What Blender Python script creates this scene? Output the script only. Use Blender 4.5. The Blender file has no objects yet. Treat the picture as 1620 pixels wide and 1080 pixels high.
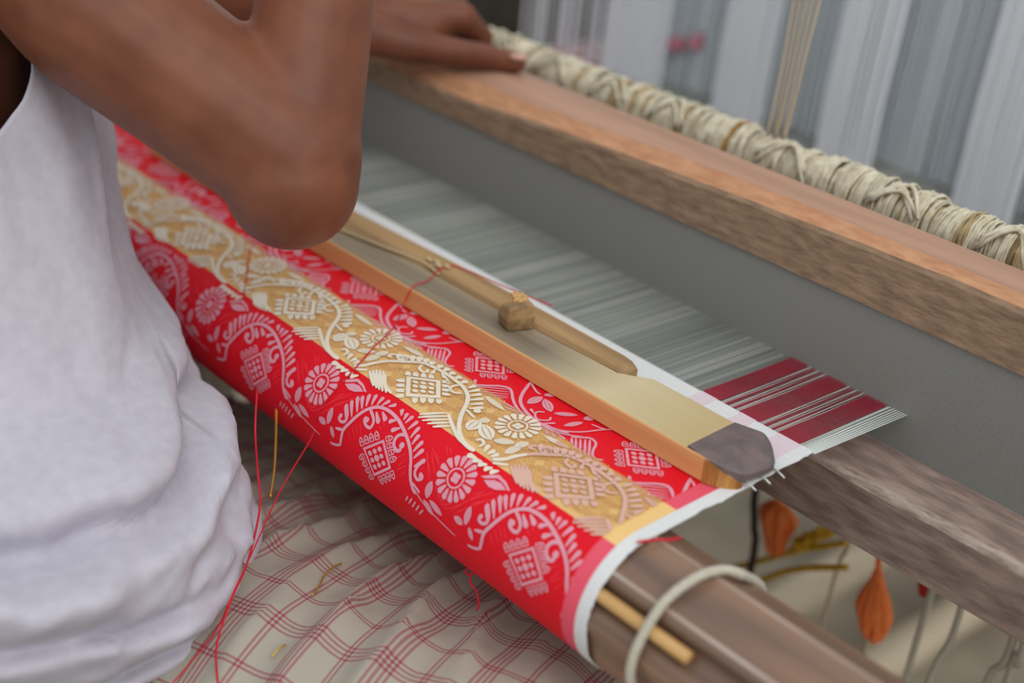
import bpy, bmesh, math, random, json
from mathutils import Vector, Matrix, noise
import numpy as np
random.seed(4)
S = bpy.context.scene
COL = S.collection
PI = math.pi

# ------------------------------------------------------------------ camera, sky, lights, exposure
right = Vector((0.6617, 0.3871, -0.6421)); down = Vector((0.1015, -0.8948, -0.4349))
CR = Matrix(((0.6617, 0.7429, 0.1015), (0.3871, -0.2226, -0.8948), (-0.6421, 0.6313, -0.4349)))
fwd = Vector(CR[2]).normalized()
rgt = Vector(CR[0]); rgt = (rgt - fwd * rgt.dot(fwd)).normalized()
up = rgt.cross(fwd).normalized()
cam_data = bpy.data.cameras.new('camera')
cam = bpy.data.objects.new('camera', cam_data); COL.objects.link(cam)
m = Matrix((rgt, up, -fwd)).transposed().to_4x4()
m.translation = Vector((0.3874, -0.6002, 1.1964))
cam.matrix_world = m
cam_data.lens = 50.0; cam_data.sensor_width = 36.0; cam_data.clip_start = 0.01
cam_data.dof.use_dof = True; cam_data.dof.focus_distance = 0.85; cam_data.dof.aperture_fstop = 2.8
S.camera = cam

w = bpy.data.worlds.new('overcast'); S.world = w; w.use_nodes = True
wn = w.node_tree; bg = wn.nodes['Background']
tc = wn.nodes.new('ShaderNodeTexCoord'); sx = wn.nodes.new('ShaderNodeSeparateXYZ')
rp = wn.nodes.new('ShaderNodeValToRGB')
rp.color_ramp.elements[0].position = 0.0; rp.color_ramp.elements[0].color = (0.80, 0.82, 0.84, 1)
rp.color_ramp.elements[1].position = 0.9; rp.color_ramp.elements[1].color = (0.93, 0.97, 1.0, 1)
wn.links.new(tc.outputs['Generated'], sx.inputs[0]); wn.links.new(sx.outputs['Z'], rp.inputs[0])
wn.links.new(rp.outputs[0], bg.inputs[0]); bg.inputs[1].default_value = 0.80

sun_d = bpy.data.lights.new('soft_sun', 'SUN'); sun_d.energy = 1.25; sun_d.angle = math.radians(50); sun_d.color = (1.0, 0.97, 0.93)
sun = bpy.data.objects.new('soft_sun', sun_d); COL.objects.link(sun)
sun.rotation_euler = Vector((0.75, -0.28, 0.9)).to_track_quat('Z', 'Y').to_euler()
sun.location = (1.5, 1.0, 3)

S.view_settings.view_transform = 'Standard'; S.view_settings.look = 'None'
S.view_settings.gamma = 1.0; S.view_settings.use_curve_mapping = False
S.view_settings.exposure = 0.0

# ------------------------------------------------------------------ materials
def srgb(r, g, b):
    f = lambda c: (c / 255 / 12.92) if c / 255 <= .04045 else ((c / 255 + .055) / 1.055) ** 2.4
    return (f(r), f(g), f(b), 1)

def material(name, rgb, rough=0.7, rgb2=None, scale=(1, 1, 1), nscale=5.0, detail=4, bump=0.0, bscale=None, spec=0.3, contrast=(0.35, 0.65), sheen=0.0, sss=0.0, metal=0.0):
    mt = bpy.data.materials.new(name); mt.use_nodes = True
    nt = mt.node_tree; b = nt.nodes['Principled BSDF']
    b.inputs['Roughness'].default_value = rough; b.inputs['Base Color'].default_value = rgb
    b.inputs['Specular IOR Level'].default_value = spec; b.inputs['Metallic'].default_value = metal
    if sheen: b.inputs['Sheen Weight'].default_value = sheen; b.inputs['Sheen Roughness'].default_value = 0.5
    if sss: b.inputs['Subsurface Weight'].default_value = sss; b.inputs['Subsurface Radius'].default_value = (0.01, 0.004, 0.002)
    if rgb2 or bump:
        tco = nt.nodes.new('ShaderNodeTexCoord'); mp = nt.nodes.new('ShaderNodeMapping')
        mp.inputs['Scale'].default_value = scale
        nz = nt.nodes.new('ShaderNodeTexNoise'); nz.inputs['Scale'].default_value = nscale; nz.inputs['Detail'].default_value = detail
        nt.links.new(tco.outputs['Object'], mp.inputs[0]); nt.links.new(mp.outputs[0], nz.inputs['Vector'])
        if rgb2:
            r = nt.nodes.new('ShaderNodeValToRGB')
            r.color_ramp.elements[0].position, r.color_ramp.elements[1].position = contrast
            r.color_ramp.elements[0].color = rgb; r.color_ramp.elements[1].color = rgb2
            nt.links.new(nz.outputs['Fac'], r.inputs[0]); nt.links.new(r.outputs[0], b.inputs['Base Color'])
        if bump:
            src = nz
            if bscale:
                src = nt.nodes.new('ShaderNodeTexNoise'); src.inputs['Scale'].default_value = bscale; src.inputs['Detail'].default_value = 3
                nt.links.new(mp.outputs[0], src.inputs['Vector'])
            bp = nt.nodes.new('ShaderNodeBump'); bp.inputs['Strength'].default_value = bump; bp.inputs['Distance'].default_value = 0.002
            nt.links.new(src.outputs['Fac'], bp.inputs['Height']); nt.links.new(bp.outputs[0], b.inputs['Normal'])
    return mt

M = {}
M['red'] = material('red_silk', srgb(240, 14, 38), 0.55, srgb(224, 9, 31), (300, 300, 300), 6, bump=0.25, spec=0.25)
M['red_line'] = material('bright_red_thread', srgb(250, 62, 78), 0.5)
M['pink'] = material('pink_brocade', srgb(238, 172, 188), 0.6, srgb(228, 154, 172), (400, 400, 400), 5, bump=0.3)
M['pinkedge'] = material('pink_edge', srgb(240, 96, 118), 0.6, srgb(232, 78, 100), (300, 300, 300), 5)
M['gold'] = material('gold_ground', srgb(238, 200, 136), 0.45, srgb(230, 184, 112), (300, 300, 300), 5, bump=0.3, spec=0.5)
M['golddash'] = material('gold_thread', srgb(220, 166, 92), 0.35, srgb(204, 142, 66), (200, 200, 200), 3, spec=0.6)
M['cream'] = material('cream_brocade', srgb(244, 235, 216), 0.65, srgb(232, 221, 200), (400, 400, 400), 5, bump=0.3)
M['blush'] = material('blush_brocade', srgb(232, 190, 176), 0.65, srgb(222, 176, 160), (400, 400, 400), 5, bump=0.3)
M['yellowedge'] = material('pale_yellow_edge', srgb(248, 208, 140), 0.6, srgb(240, 196, 124), (300, 300, 300), 5)
M['white'] = material('white_weft', srgb(232, 234, 234), 0.75, srgb(220, 222, 222), (300, 300, 300), 5, bump=0.2)
M['palepink'] = material('pale_pink_weft', srgb(228, 212, 220), 0.75, srgb(222, 202, 210), (300, 300, 300), 5)
WS = (1.5, 40, 40)
M['barwood'] = material('weathered_stretcher_wood', srgb(160, 140, 112), 0.6, srgb(126, 112, 94), WS, 2.2, 6, bump=0.5, contrast=(0.3, 0.7))
M['barface'] = material('cloth_bounce_bar_wood', srgb(226, 172, 116), 0.55, srgb(208, 148, 94), WS, 1.6, 5, bump=0.2)  # orange holds the light bounced off the red cloth, painted into the wood
M['barback'] = material('old_brown_wood', srgb(186, 150, 104), 0.6, srgb(134, 106, 76), WS, 2.5, 6, bump=0.6)
M['tape'] = material('pale_smooth_wood', srgb(206, 190, 150), 0.45, srgb(192, 175, 134), (1, 12, 12), 2.0, 3, spec=0.4)
M['endwood'] = material('end_grain', srgb(198, 142, 76), 0.6, srgb(150, 96, 44), (200, 10, 10), 2.0, 4, bump=0.4)
M['darktip'] = material('dark_worn_sheet', srgb(122, 106, 104), 0.5, srgb(100, 90, 90), (20, 20, 20), 4, 5, bump=0.2, spec=0.5)
M['capwood'] = material('cap_wood', srgb(192, 150, 124), 0.5, srgb(170, 132, 110), (1.6, 30, 30), 2.5, 7, bump=0.5, contrast=(0.35, 0.7), spec=0.4)
M['capedge'] = material('worn_cap_edge_highlight', srgb(208, 156, 118), 0.6, srgb(188, 134, 98), (20, 60, 60), 3, 6, bump=0.8)  # worn edge plus its highlight, painted as a lighter orange strip
M['raceedge'] = material('scratched_race_edge_highlight', srgb(186, 168, 154), 0.75, srgb(126, 108, 96), (16, 60, 60), 4, 6, bump=0.6)  # scratches and the highlight along the race edge, both in the colour
M['capfront'] = material('shaded_cap_front', srgb(168, 140, 114), 0.8, srgb(132, 108, 88), (14, 46, 46), 4.0, 8, bump=0.9, contrast=(0.32, 0.68))  # front of the cap: shade under the top light put into a darker colour
M['racewood'] = material('race_wood', srgb(170, 148, 136), 0.75, srgb(132, 114, 104), (10, 40, 40), 3.5, 8, bump=0.7)
M['beamwood'] = material('polished_beam_wood', srgb(156, 120, 94), 0.38, srgb(104, 82, 72), (1.6, 22, 22), 2.6, 7, bump=0.3, spec=0.6, contrast=(0.3, 0.7))
M['reed'] = material('steel_reed', srgb(148, 148, 143), 0.5, spec=0.4)
M['beamedge'] = material('beam_ridge_highlight', srgb(190, 172, 160), 0.35, srgb(160, 140, 126), (6, 30, 30), 3, 4, spec=0.6)  # painted highlight: pale strip where the beam's ridges catch the light
M['selv'] = material('greenish_white_warp', srgb(206, 213, 209), 0.7)
M['rope'] = material('white_rope', srgb(206, 200, 184), 0.85, srgb(186, 180, 162), (90, 90, 90), 6, bump=0.5)
M['stick'] = material('bamboo_stick', srgb(206, 164, 104), 0.5, srgb(190, 144, 88), (2, 60, 60), 2, 4, spec=0.5)
M['yarn'] = material('cream_yarn', srgb(228, 222, 202), 0.85, srgb(206, 196, 168), (60, 60, 60), 3, 3, bump=0.4)
M['yarnshade'] = material('tan_yarn', srgb(196, 176, 136), 0.85, srgb(176, 152, 112), (60, 60, 60), 3, 3)
M['ochre'] = material('ochre_yarn', srgb(192, 146, 74), 0.8)
M['warp'] = material('grey_warp_thread', srgb(134, 137, 131), 0.6)
M['warpd'] = material('dark_grey_warp_thread', srgb(120, 123, 118), 0.6)
M['warpl'] = material('light_warp_thread', srgb(152, 154, 149), 0.6)
M['palestripe'] = material('pale_stripe_thread', srgb(190, 180, 178), 0.6)
M['warpred'] = material('maroon_warp_thread', srgb(152, 48, 64), 0.6)
M['harness'] = material('white_harness_thread', srgb(244, 246, 252), 0.8)
M['harness2'] = material('bluish_harness_thread', srgb(236, 243, 248), 0.8)
M['cord'] = material('tan_cord', srgb(190, 174, 148), 0.85)
M['skin'] = material('brown_skin', srgb(126, 73, 47), 0.48, srgb(110, 60, 38), (14, 14, 14), 2.2, 4, bump=0.12, bscale=90, spec=0.42, sss=0.06, sheen=0.04)
M['nail'] = material('finger_nail', srgb(206, 160, 142), 0.35, spec=0.5)
M['hair'] = material('black_hair', srgb(22, 18, 16), 0.5)
M['eye'] = material('eye_white', srgb(220, 214, 206), 0.3)
M['vest'] = material('white_cotton', srgb(198, 195, 206), 0.9, srgb(190, 187, 199), (40, 40, 40), 3, 3, bump=0.25, bscale=60, sheen=0.15)
M['orange'] = material('orange_tassel', srgb(255, 150, 80), 0.8, srgb(255, 124, 64), (60, 60, 60), 4)
M['redtassel'] = material('red_tassel', srgb(186, 56, 44), 0.8)
M['yellow'] = material('yellow_cord', srgb(226, 184, 60), 0.8, srgb(198, 156, 44), (60, 60, 60), 4)
M['darkcord'] = material('dark_cord', srgb(70, 58, 50), 0.85)
M['floor'] = material('mud_floor', srgb(160, 150, 131), 0.9, srgb(128, 118, 102), (2, 2, 2), 3, 6, bump=0.4)
M['pole'] = material('pale_bamboo', srgb(206, 192, 168), 0.6, srgb(182, 168, 144), (20, 2, 20), 2, 4)
M['darkwood'] = material('dark_loom_wood', srgb(92, 74, 60), 0.7, srgb(66, 52, 42), (2, 20, 20), 3, 6, bump=0.4)
M['redthread'] = material('red_thread', srgb(206, 28, 48), 0.6)
M['goldthread'] = material('gold_metal_thread', srgb(214, 170, 70), 0.3, metal=0.6)
M['pin'] = material('bright_pin', srgb(225, 225, 222), 0.3, metal=0.5)
M['hanging'] = material('white_sheet_cloth', srgb(222, 226, 234), 0.9, srgb(208, 214, 224), (6, 6, 6), 2, 3)
M['rose'] = material('rose_cloth', srgb(206, 110, 132), 0.9, srgb(222, 160, 176), (12, 12, 12), 2, 3)
M['wall'] = material('dark_mud_wall', srgb(66, 60, 50), 0.95, srgb(48, 44, 38), (2, 2, 2), 3, 5)

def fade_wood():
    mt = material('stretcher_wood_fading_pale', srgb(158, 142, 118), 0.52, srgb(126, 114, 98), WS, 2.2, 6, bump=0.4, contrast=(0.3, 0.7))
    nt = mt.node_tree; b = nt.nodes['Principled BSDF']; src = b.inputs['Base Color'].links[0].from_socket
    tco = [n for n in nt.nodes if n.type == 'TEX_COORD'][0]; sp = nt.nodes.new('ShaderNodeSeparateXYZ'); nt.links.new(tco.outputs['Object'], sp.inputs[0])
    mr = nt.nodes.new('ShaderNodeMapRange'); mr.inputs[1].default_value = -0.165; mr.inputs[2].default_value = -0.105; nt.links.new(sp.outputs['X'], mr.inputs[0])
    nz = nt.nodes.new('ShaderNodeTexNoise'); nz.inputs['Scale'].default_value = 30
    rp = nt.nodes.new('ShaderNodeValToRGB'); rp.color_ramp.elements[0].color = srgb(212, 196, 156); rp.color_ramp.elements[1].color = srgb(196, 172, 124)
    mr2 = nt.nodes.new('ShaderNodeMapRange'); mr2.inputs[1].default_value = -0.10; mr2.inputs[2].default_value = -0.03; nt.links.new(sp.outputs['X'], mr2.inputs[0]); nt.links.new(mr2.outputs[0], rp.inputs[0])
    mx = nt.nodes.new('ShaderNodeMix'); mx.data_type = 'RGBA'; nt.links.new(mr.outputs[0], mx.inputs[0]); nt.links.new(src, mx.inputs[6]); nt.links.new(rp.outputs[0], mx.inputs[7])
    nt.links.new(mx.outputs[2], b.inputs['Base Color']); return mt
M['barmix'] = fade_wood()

def thin_cotton(mt, k=0.5):
    nt = mt.node_tree; b = nt.nodes['Principled BSDF']; o = nt.nodes['Material Output']
    t = nt.nodes.new('ShaderNodeBsdfTranslucent'); t.inputs[0].default_value = b.inputs['Base Color'].default_value
    mx = nt.nodes.new('ShaderNodeMixShader'); mx.inputs[0].default_value = k
    nt.links.new(b.outputs[0], mx.inputs[1]); nt.links.new(t.outputs[0], mx.inputs[2]); nt.links.new(mx.outputs[0], o.inputs[0])
thin_cotton(M['harness'], 0.12); thin_cotton(M['harness2'], 0.12)

# check cloth: lines come from the woven UV directions
def check_cloth():
    mt = bpy.data.materials.new('checked_cotton'); mt.use_nodes = True
    nt = mt.node_tree; b = nt.nodes['Principled BSDF']; b.inputs['Roughness'].default_value = 0.9
    b.inputs['Specular IOR Level'].default_value = 0.15
    uv = nt.nodes.new('ShaderNodeUVMap'); sp = nt.nodes.new('ShaderNodeSeparateXYZ'); nt.links.new(uv.outputs[0], sp.inputs[0])
    def math_(op, a, bv=None, c=None):
        n = nt.nodes.new('ShaderNodeMath'); n.operation = op
        for i, v in enumerate((a, bv, c)):
            if v is None: continue
            if isinstance(v, (int, float)): n.inputs[i].default_value = v
            else: nt.links.new(v, n.inputs[i])
        return n.outputs[0]
    def stripes(sock, P, cs, wd):
        fr = math_('MODULO', math_('ADD', sock, 10 * P), P); acc = None
        for c in cs:
            k = math_('COMPARE', fr, c, wd)
            acc = k if acc is None else math_('MAXIMUM', acc, k)
        return acc
    su = stripes(sp.outputs[0], 0.050, (0.008, 0.0110, 0.0140, 0.0170), 0.0008)
    su2 = stripes(sp.outputs[0], 0.050, (0.034, 0.0368), 0.0007)
    sv = stripes(sp.outputs[1], 0.068, (0.010, 0.0135, 0.017, 0.0205), 0.0008)
    sv2 = stripes(sp.outputs[1], 0.068, (0.045, 0.048), 0.0008)
    a = math_('MULTIPLY', math_('ADD', math_('MAXIMUM', su, su2), math_('MAXIMUM', sv, sv2)), 0.6)
    a = math_('MINIMUM', a, 0.9)
    mx = nt.nodes.new('ShaderNodeMix'); mx.data_type = 'RGBA'
    mx.inputs[6].default_value = srgb(172, 166, 153); mx.inputs[7].default_value = srgb(146, 48, 72)
    nt.links.new(a, mx.inputs[0]); nt.links.new(mx.outputs[2], b.inputs['Base Color'])
    nz = nt.nodes.new('ShaderNodeTexNoise'); nz.inputs['Scale'].default_value = 900
    bp = nt.nodes.new('ShaderNodeBump'); bp.inputs['Strength'].default_value = 0.2; bp.inputs['Distance'].default_value = 0.001
    tco = nt.nodes.new('ShaderNodeTexCoord'); nt.links.new(tco.outputs['Object'], nz.inputs['Vector'])
    nt.links.new(nz.outputs['Fac'], bp.inputs['Height']); nt.links.new(bp.outputs[0], b.inputs['Normal'])
    return mt
M['check'] = check_cloth()

# ------------------------------------------------------------------ mesh helpers
def tag(o, label=None, cat=None, group=None, kind=None):
    if label: o['label'] = label
    if cat: o['category'] = cat
    if group: o['group'] = group
    if kind: o['kind'] = kind
    return o
def empty(name, loc, label, cat, group=None):
    o = bpy.data.objects.new(name, None); COL.objects.link(o); o.location = loc; o.empty_display_size = 0.02
    return tag(o, label, cat, group)
def link(name, me, parent=None):
    o = bpy.data.objects.new(name, me); COL.objects.link(o)
    if parent is not None:
        o.parent = parent; o.matrix_parent_inverse = Matrix.Translation(-Vector(parent.location)) if parent.type == 'EMPTY' and parent.parent is None else Matrix.Identity(4)
    return o
class MB:
    def __init__(self): self.v = []; self.f = []; self.mi = []; self.uv = None
    def add(self, vs, fs, mi=0):
        k = len(self.v); self.v += [tuple(p) for p in vs]; self.f += [[i + k for i in q] for q in fs]; self.mi += [mi] * len(fs)
    def box(self, c, d, mi=0):
        x, y, z = c; a, b_, e = d[0] / 2, d[1] / 2, d[2] / 2
        self.add([(x + i * a, y + j * b_, z + k * e) for i in (-1, 1) for j in (-1, 1) for k in (-1, 1)],
                 [(0, 1, 3, 2), (4, 6, 7, 5), (0, 4, 5, 1), (2, 3, 7, 6), (0, 2, 6, 4), (1, 5, 7, 3)], mi)
    def tube(self, pts, r, n=8, cap=True, mi=0):
        P = [Vector(p) for p in pts]; R = r if hasattr(r, '__len__') else [r] * len(P)
        rings = []; prev = None
        for i, p in enumerate(P):
            t = (P[min(i + 1, len(P) - 1)] - P[max(i - 1, 0)]).normalized()
            if prev is None:
                a = Vector((0, 0, 1)) if abs(t.z) < 0.9 else Vector((1, 0, 0)); u = t.cross(a).normalized()
            else:
                u = (prev - t * prev.dot(t)); u = u.normalized() if u.length > 1e-6 else t.orthogonal().normalized()
            prev = u; v = t.cross(u)
            rings.append([p + (u * math.cos(2 * PI * k / n) + v * math.sin(2 * PI * k / n)) * R[i] for k in range(n)])
        vs = [q for rr in rings for q in rr]
        fs = [(i * n + k, i * n + (k + 1) % n, (i + 1) * n + (k + 1) % n, (i + 1) * n + k) for i in range(len(P) - 1) for k in range(n)]
        if cap: fs += [tuple(range(n))[::-1], tuple((len(P) - 1) * n + k for k in range(n))]
        self.add(vs, fs, mi)
    def ball(self, c, r, n=10, mi=0, sc=(1, 1, 1), rot=None):
        vs = []; fs = []
        for i in range(n + 1):
            th = PI * i / n
            for k in range(2 * n):
                ph = PI * k / n; q = Vector((math.sin(th) * math.cos(ph) * sc[0], math.sin(th) * math.sin(ph) * sc[1], math.cos(th) * sc[2])) * r
                if rot is not None: q = rot @ q
                vs.append(Vector(c) + q)
        for i in range(n):
            for k in range(2 * n):
                a = i * 2 * n + k; b_ = i * 2 * n + (k + 1) % (2 * n)
                fs.append((a, a + 2 * n, b_ + 2 * n, b_))
        self.add(vs, fs, mi)
    def cone(self, p0, r0, p1, r1, n=16, mi=0):
        # tapered limb with round ends, closed
        p0 = Vector(p0); p1 = Vector(p1); d = p1 - p0; L = d.length; t = d / L
        pts = []; rr = []
        for k in range(5):
            a = PI / 2 * (1 - k / 4); pts.append(p0 - t * r0 * math.sin(a)); rr.append(max(r0 * math.cos(a), r0 * 0.03))
        for k in range(1, 9): pts.append(p0 + d * k / 9); rr.append(r0 + (r1 - r0) * k / 9)
        for k in range(5):
            a = PI / 2 * k / 4; pts.append(p1 + t * r1 * math.sin(a)); rr.append(max(r1 * math.cos(a), r1 * 0.03))
        self.tube(pts, rr, n, True, mi)
    def prism(self, poly, z0, z1, mi=0):
        n = len(poly)
        vs = [(p[0], p[1], z0) for p in poly] + [(p[0], p[1], z1) for p in poly]
        self.add(vs, [tuple(range(n))[::-1], tuple(range(n, 2 * n))] + [(i, (i + 1) % n, n + (i + 1) % n, n + i) for i in range(n)], mi)
    def sweep(self, prof_x, profs, mi=0):
        # profs: list of closed yz polygons, one per x
        n = len(profs[0]); vs = []
        for x, pr in zip(prof_x, profs): vs += [(x, p[0], p[1]) for p in pr]
        fs = [(i * n + k, i * n + (k + 1) % n, (i + 1) * n + (k + 1) % n, (i + 1) * n + k) for i in range(len(prof_x) - 1) for k in range(n)]
        fs += [tuple(range(n))[::-1], tuple((len(prof_x) - 1) * n + k for k in range(n))]
        self.add(vs, fs, mi)
    def mesh(self, name, mats, smooth=True):
        me = bpy.data.meshes.new(name); me.from_pydata(self.v, [], self.f)
        for mm in (mats if isinstance(mats, (list, tuple)) else [mats]): me.materials.append(M[mm] if isinstance(mm, str) else mm)
        if len(set(self.mi)) > 1: me.polygons.foreach_set('material_index', self.mi)
        if smooth: me.polygons.foreach_set('use_smooth', [True] * len(me.polygons))
        if self.uv:
            l = me.uv_layers.new(name='UVMap')
            for lp in me.loops: l.data[lp.index].uv = self.uv[lp.vertex_index]
        me.update(); return me
    def obj(self, name, mats, parent=None, smooth=True, bevel=0.0, recalc=False):
        me = self.mesh(name, mats, smooth)
        if recalc:
            bm = bmesh.new(); bm.from_mesh(me); bmesh.ops.recalc_face_normals(bm, faces=bm.faces); bm.to_mesh(me); bm.free()
        o = link(name, me, parent)
        if bevel:
            b = o.modifiers.new('bevel', 'BEVEL'); b.width = bevel; b.segments = 2; b.limit_method = 'ANGLE'; b.angle_limit = math.radians(35)
        return o
def spline(pts, n=6):
    P = [Vector(p) for p in pts]; out = []
    if len(P) < 3: return [P[0].lerp(P[-1], k / n) for k in range(n + 1)]
    for i in range(len(P) - 1):
        p0 = P[max(i - 1, 0)]; p1 = P[i]; p2 = P[i + 1]; p3 = P[min(i + 2, len(P) - 1)]
        for k in range(n):
            t = k / n
            out.append(0.5 * ((2 * p1) + (p2 - p0) * t + (2 * p0 - 5 * p1 + 4 * p2 - p3) * t * t + (3 * p1 - p0 - 3 * p2 + p3) * t ** 3))
    out.append(P[-1]); return out

# ------------------------------------------------------------------ setting
b = MB(); b.box((0, 0.5, -0.05), (8, 8, 0.1)); tag(b.obj('floor', 'floor', smooth=False), 'bare grey brown mud floor under the loom', 'floor', kind='structure')
b = MB(); b.box((0, 2.35, 0.45), (8, 0.12, 0.9)); tag(b.obj('wall_back', 'wall', smooth=False), 'low dark mud wall behind the loom', 'wall', kind='structure')

# ------------------------------------------------------------------ loom frame (outside the picture, carries the beams)
XL, XR = -1.35, 0.62
for i, (x, y, lab) in enumerate(((XR, -0.101, 'right front'), (XL, -0.101, 'left front'), (XR, 1.70, 'right rear'), (XL, 1.70, 'left rear'))):
    b = MB(); b.box((x, y, 0.43), (0.08, 0.10, 0.86)); b.box((x, y, 0.02), (0.14, 0.16, 0.04))
    tag(b.obj('loom_post', 'darkwood', smooth=False, bevel=0.006), 'dark square wooden loom post at the %s corner' % lab, 'post', 'loom corner posts')

# ------------------------------------------------------------------ cloth beam: eight-sided, groove with a stick
CY, CZ, CRD = -0.101, 0.7495, 0.0415
cb = empty('cloth_beam', (0.0, CY, CZ), 'dark brown faceted wooden cloth beam at the lower right', 'beam')
b = MB(); prof = []
for k in range(8):
    a0 = math.radians(132.5 - 45 * k); a1 = math.radians(132.5 - 45 * (k + 1))
    p0 = Vector((math.cos(a0), math.sin(a0))) * 0.0412; p1 = Vector((math.cos(a1), math.sin(a1))) * 0.0412
    for t in (0.035, 0.5, 0.965):
        q = p0.lerp(p1, t); q *= 1 + 0.006 * (1 - abs(t - .5) * 2); prof.append((CY + q.x, CZ + q.y))
# groove between 145 and 160 degrees
a = [math.radians(x) for x in (166, 160, 152, 146, 140)]; g = []
for ang, r in zip(a, (0.0400, 0.0340, 0.0322, 0.0338, 0.0405)): g.append((CY + r * math.cos(ang), CZ + r * math.sin(ang)))
keep = []
for p in prof:
    an = math.degrees(math.atan2(p[1] - CZ, p[0] - CY))
    if not (139 < an < 168): keep.append(p)
keep += g
keep.sort(key=lambda p: math.atan2(p[1] - CZ, p[0] - CY))
xs = [XL + (XR - XL) * i / 24 for i in range(25)]
b.sweep(xs, [[(p[0], p[1]) for p in keep] for x in xs])
nk = len(keep); mids = [math.degrees(math.atan2((keep[k][1] + keep[(k + 1) % nk][1]) / 2 - CZ, (keep[k][0] + keep[(k + 1) % nk][0]) / 2 - CY)) for k in range(nk)]
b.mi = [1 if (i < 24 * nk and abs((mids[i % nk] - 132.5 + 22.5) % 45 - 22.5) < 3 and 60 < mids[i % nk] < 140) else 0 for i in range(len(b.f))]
b.obj('beam_body', ['beamwood', 'beamedge'], cb, smooth=False, bevel=0.002)
b = MB(); ang = math.radians(152.5); rr = 0.0372
pts = [(x, CY + rr * math.cos(ang) , CZ + rr * math.sin(ang)) for x in (-0.06, -0.03, 0.0, 0.03, 0.0605)]
b.tube(pts, [0.0040] * 4 + [0.0038], 10); b.obj('groove_stick', 'stick', cb)['label'] = 'pale bamboo stick wedged in the groove'
for x0, dx, sg in ((0.095, 0.012, 1),):
    b = MB(); pts = []
    for k in range(9):
        pts.append((x0 + 0.006 * k, CY + 0.0405 * math.cos(math.radians(153)), CZ + 0.0405 * math.sin(math.radians(153))))
    b.tube(pts, [0.002 + 0.002 * math.sin(PI * k / 8) for k in range(9)], 8); b.obj('groove_chip', 'stick', cb)
# rope loop
b = MB(); ctl = [(0.1197, 0.0480), (0.1260, 0.0425), (0.1412, 0.0388), (0.162, 0.0358), (0.188, 0.0348), (0.208, 0.0357), (0.235, 0.039), (0.27, 0.042), (0.31, 0.044), (0.345, 0.046), (0.3808, 0.0480)]
pts = []
A0 = math.radians(93.675); LF = 0.13394
for s, x in ctl:
    an = A0 + (s - LF) / CRD; pts.append((x, CY + 0.0442 * math.cos(an), CZ + 0.0442 * math.sin(an)))
b.tube(spline(pts, 6), 0.0026, 10); r = b.obj('rope_loop', 'rope'); tag(r, 'white cord looped once around the brown cloth beam', 'cord')

# ------------------------------------------------------------------ cloth surface
Y0, Z0 = 0.030, 0.7995
TY, TZ = CY + CRD * math.cos(A0), CZ + CRD * math.sin(A0)
NY, NZ = math.cos(A0), math.sin(A0)
def surf(x, s, h=0.0):
    if s <= LF:
        k = s / LF; return (x, Y0 + (TY - Y0) * k + NY * h, Z0 + (TZ - Z0) * k + NZ * h)
    a = A0 + (s - LF) / CRD
    return (x, CY + (CRD + h) * math.cos(a), CZ + (CRD + h) * math.sin(a))
cloth = empty('woven_cloth', (-0.5, -0.03, 0.80), 'red brocade cloth with cream and gold band wound on the beam', 'cloth')
XW = -0.745
def strip(name, mat, x0, x1, s0, s1, nx=2, wob=0.0, h=0.0):
    b = MB(); ns = max(2, int((s1 - s0) / 0.003)); T = 0.0007
    for lay in (0, 1):
        vs = []
        for j in range(ns + 1):
            s = s0 + (s1 - s0) * j / ns
            for i in range(nx + 1):
                x = x0 + (x1 - x0) * i / nx
                if wob and i == nx: x += wob * (noise.noise((s * 60, 3.1, 0)) + 0.5 * noise.noise((s * 240, 1.1, 0)))
                vs.append(surf(x, s, h - lay * T))
        fs = [(j * (nx + 1) + i, j * (nx + 1) + i + 1, (j + 1) * (nx + 1) + i + 1, (j + 1) * (nx + 1) + i) for j in range(ns) for i in range(nx)]
        b.add(vs, [q[::-1] for q in fs] if lay == 0 else fs)
    k = (ns + 1) * (nx + 1); sd = []
    for j in range(ns):
        for i in (0, nx):
            a_ = j * (nx + 1) + i; b2 = a_ + nx + 1; q = (a_, b2, b2 + k, a_ + k); sd.append(q if i == nx else q[::-1])
    for i in range(nx):
        for j in (0, ns):
            a_ = j * (nx + 1) + i; q = (a_, a_ + 1, a_ + 1 + k, a_ + k); sd.append(q if j == 0 else q[::-1])
    b.add([], []); b.f += [list(q) for q in sd]; b.mi += [0] * len(sd)
    return b.obj(name, mat, cloth, smooth=False)
SE = 0.315
XP, XS = -0.0185, -0.0085
strip('fell_strip', 'white', XW, XS, -0.0035, 0.052, 8)['label'] = 'plain white strip of fresh weaving at the fell'
strip('red_band', 'red', XW, XP, 0.052, 0.1035, 8)['label'] = 'red ground with pink vines beside the stretcher'
strip('gold_band', 'gold', XW, XP, 0.1035, 0.1497, 8)['label'] = 'gold ground with raised cream vines'
strip('red_band', 'red', XW, XP, 0.1497, SE, 8)['label'] = 'red ground with pink flowers and ferns over the beam'
strip('edge_band', 'pinkedge', XP, XS, 0.052, 0.1035)
strip('edge_band', 'yellowedge', XP, XS, 0.1035, 0.1497)['label'] = 'pale yellow edge strip'
strip('edge_band', 'pinkedge', XP, XS, 0.1497, SE)
strip('selvedge', 'white', XS, 0.0, -0.0035, SE, 3, 0.0016, 0.0003)['label'] = 'plain white selvedge'
for x0, x1 in ((-0.0860, -0.0735), (-0.0545, -0.0425), (-0.0255, -0.0085)):
    strip('pink_fell_patch', 'palepink', x0, x1, -0.0034, 0.05, 1, 0, 0.0003)

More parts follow.
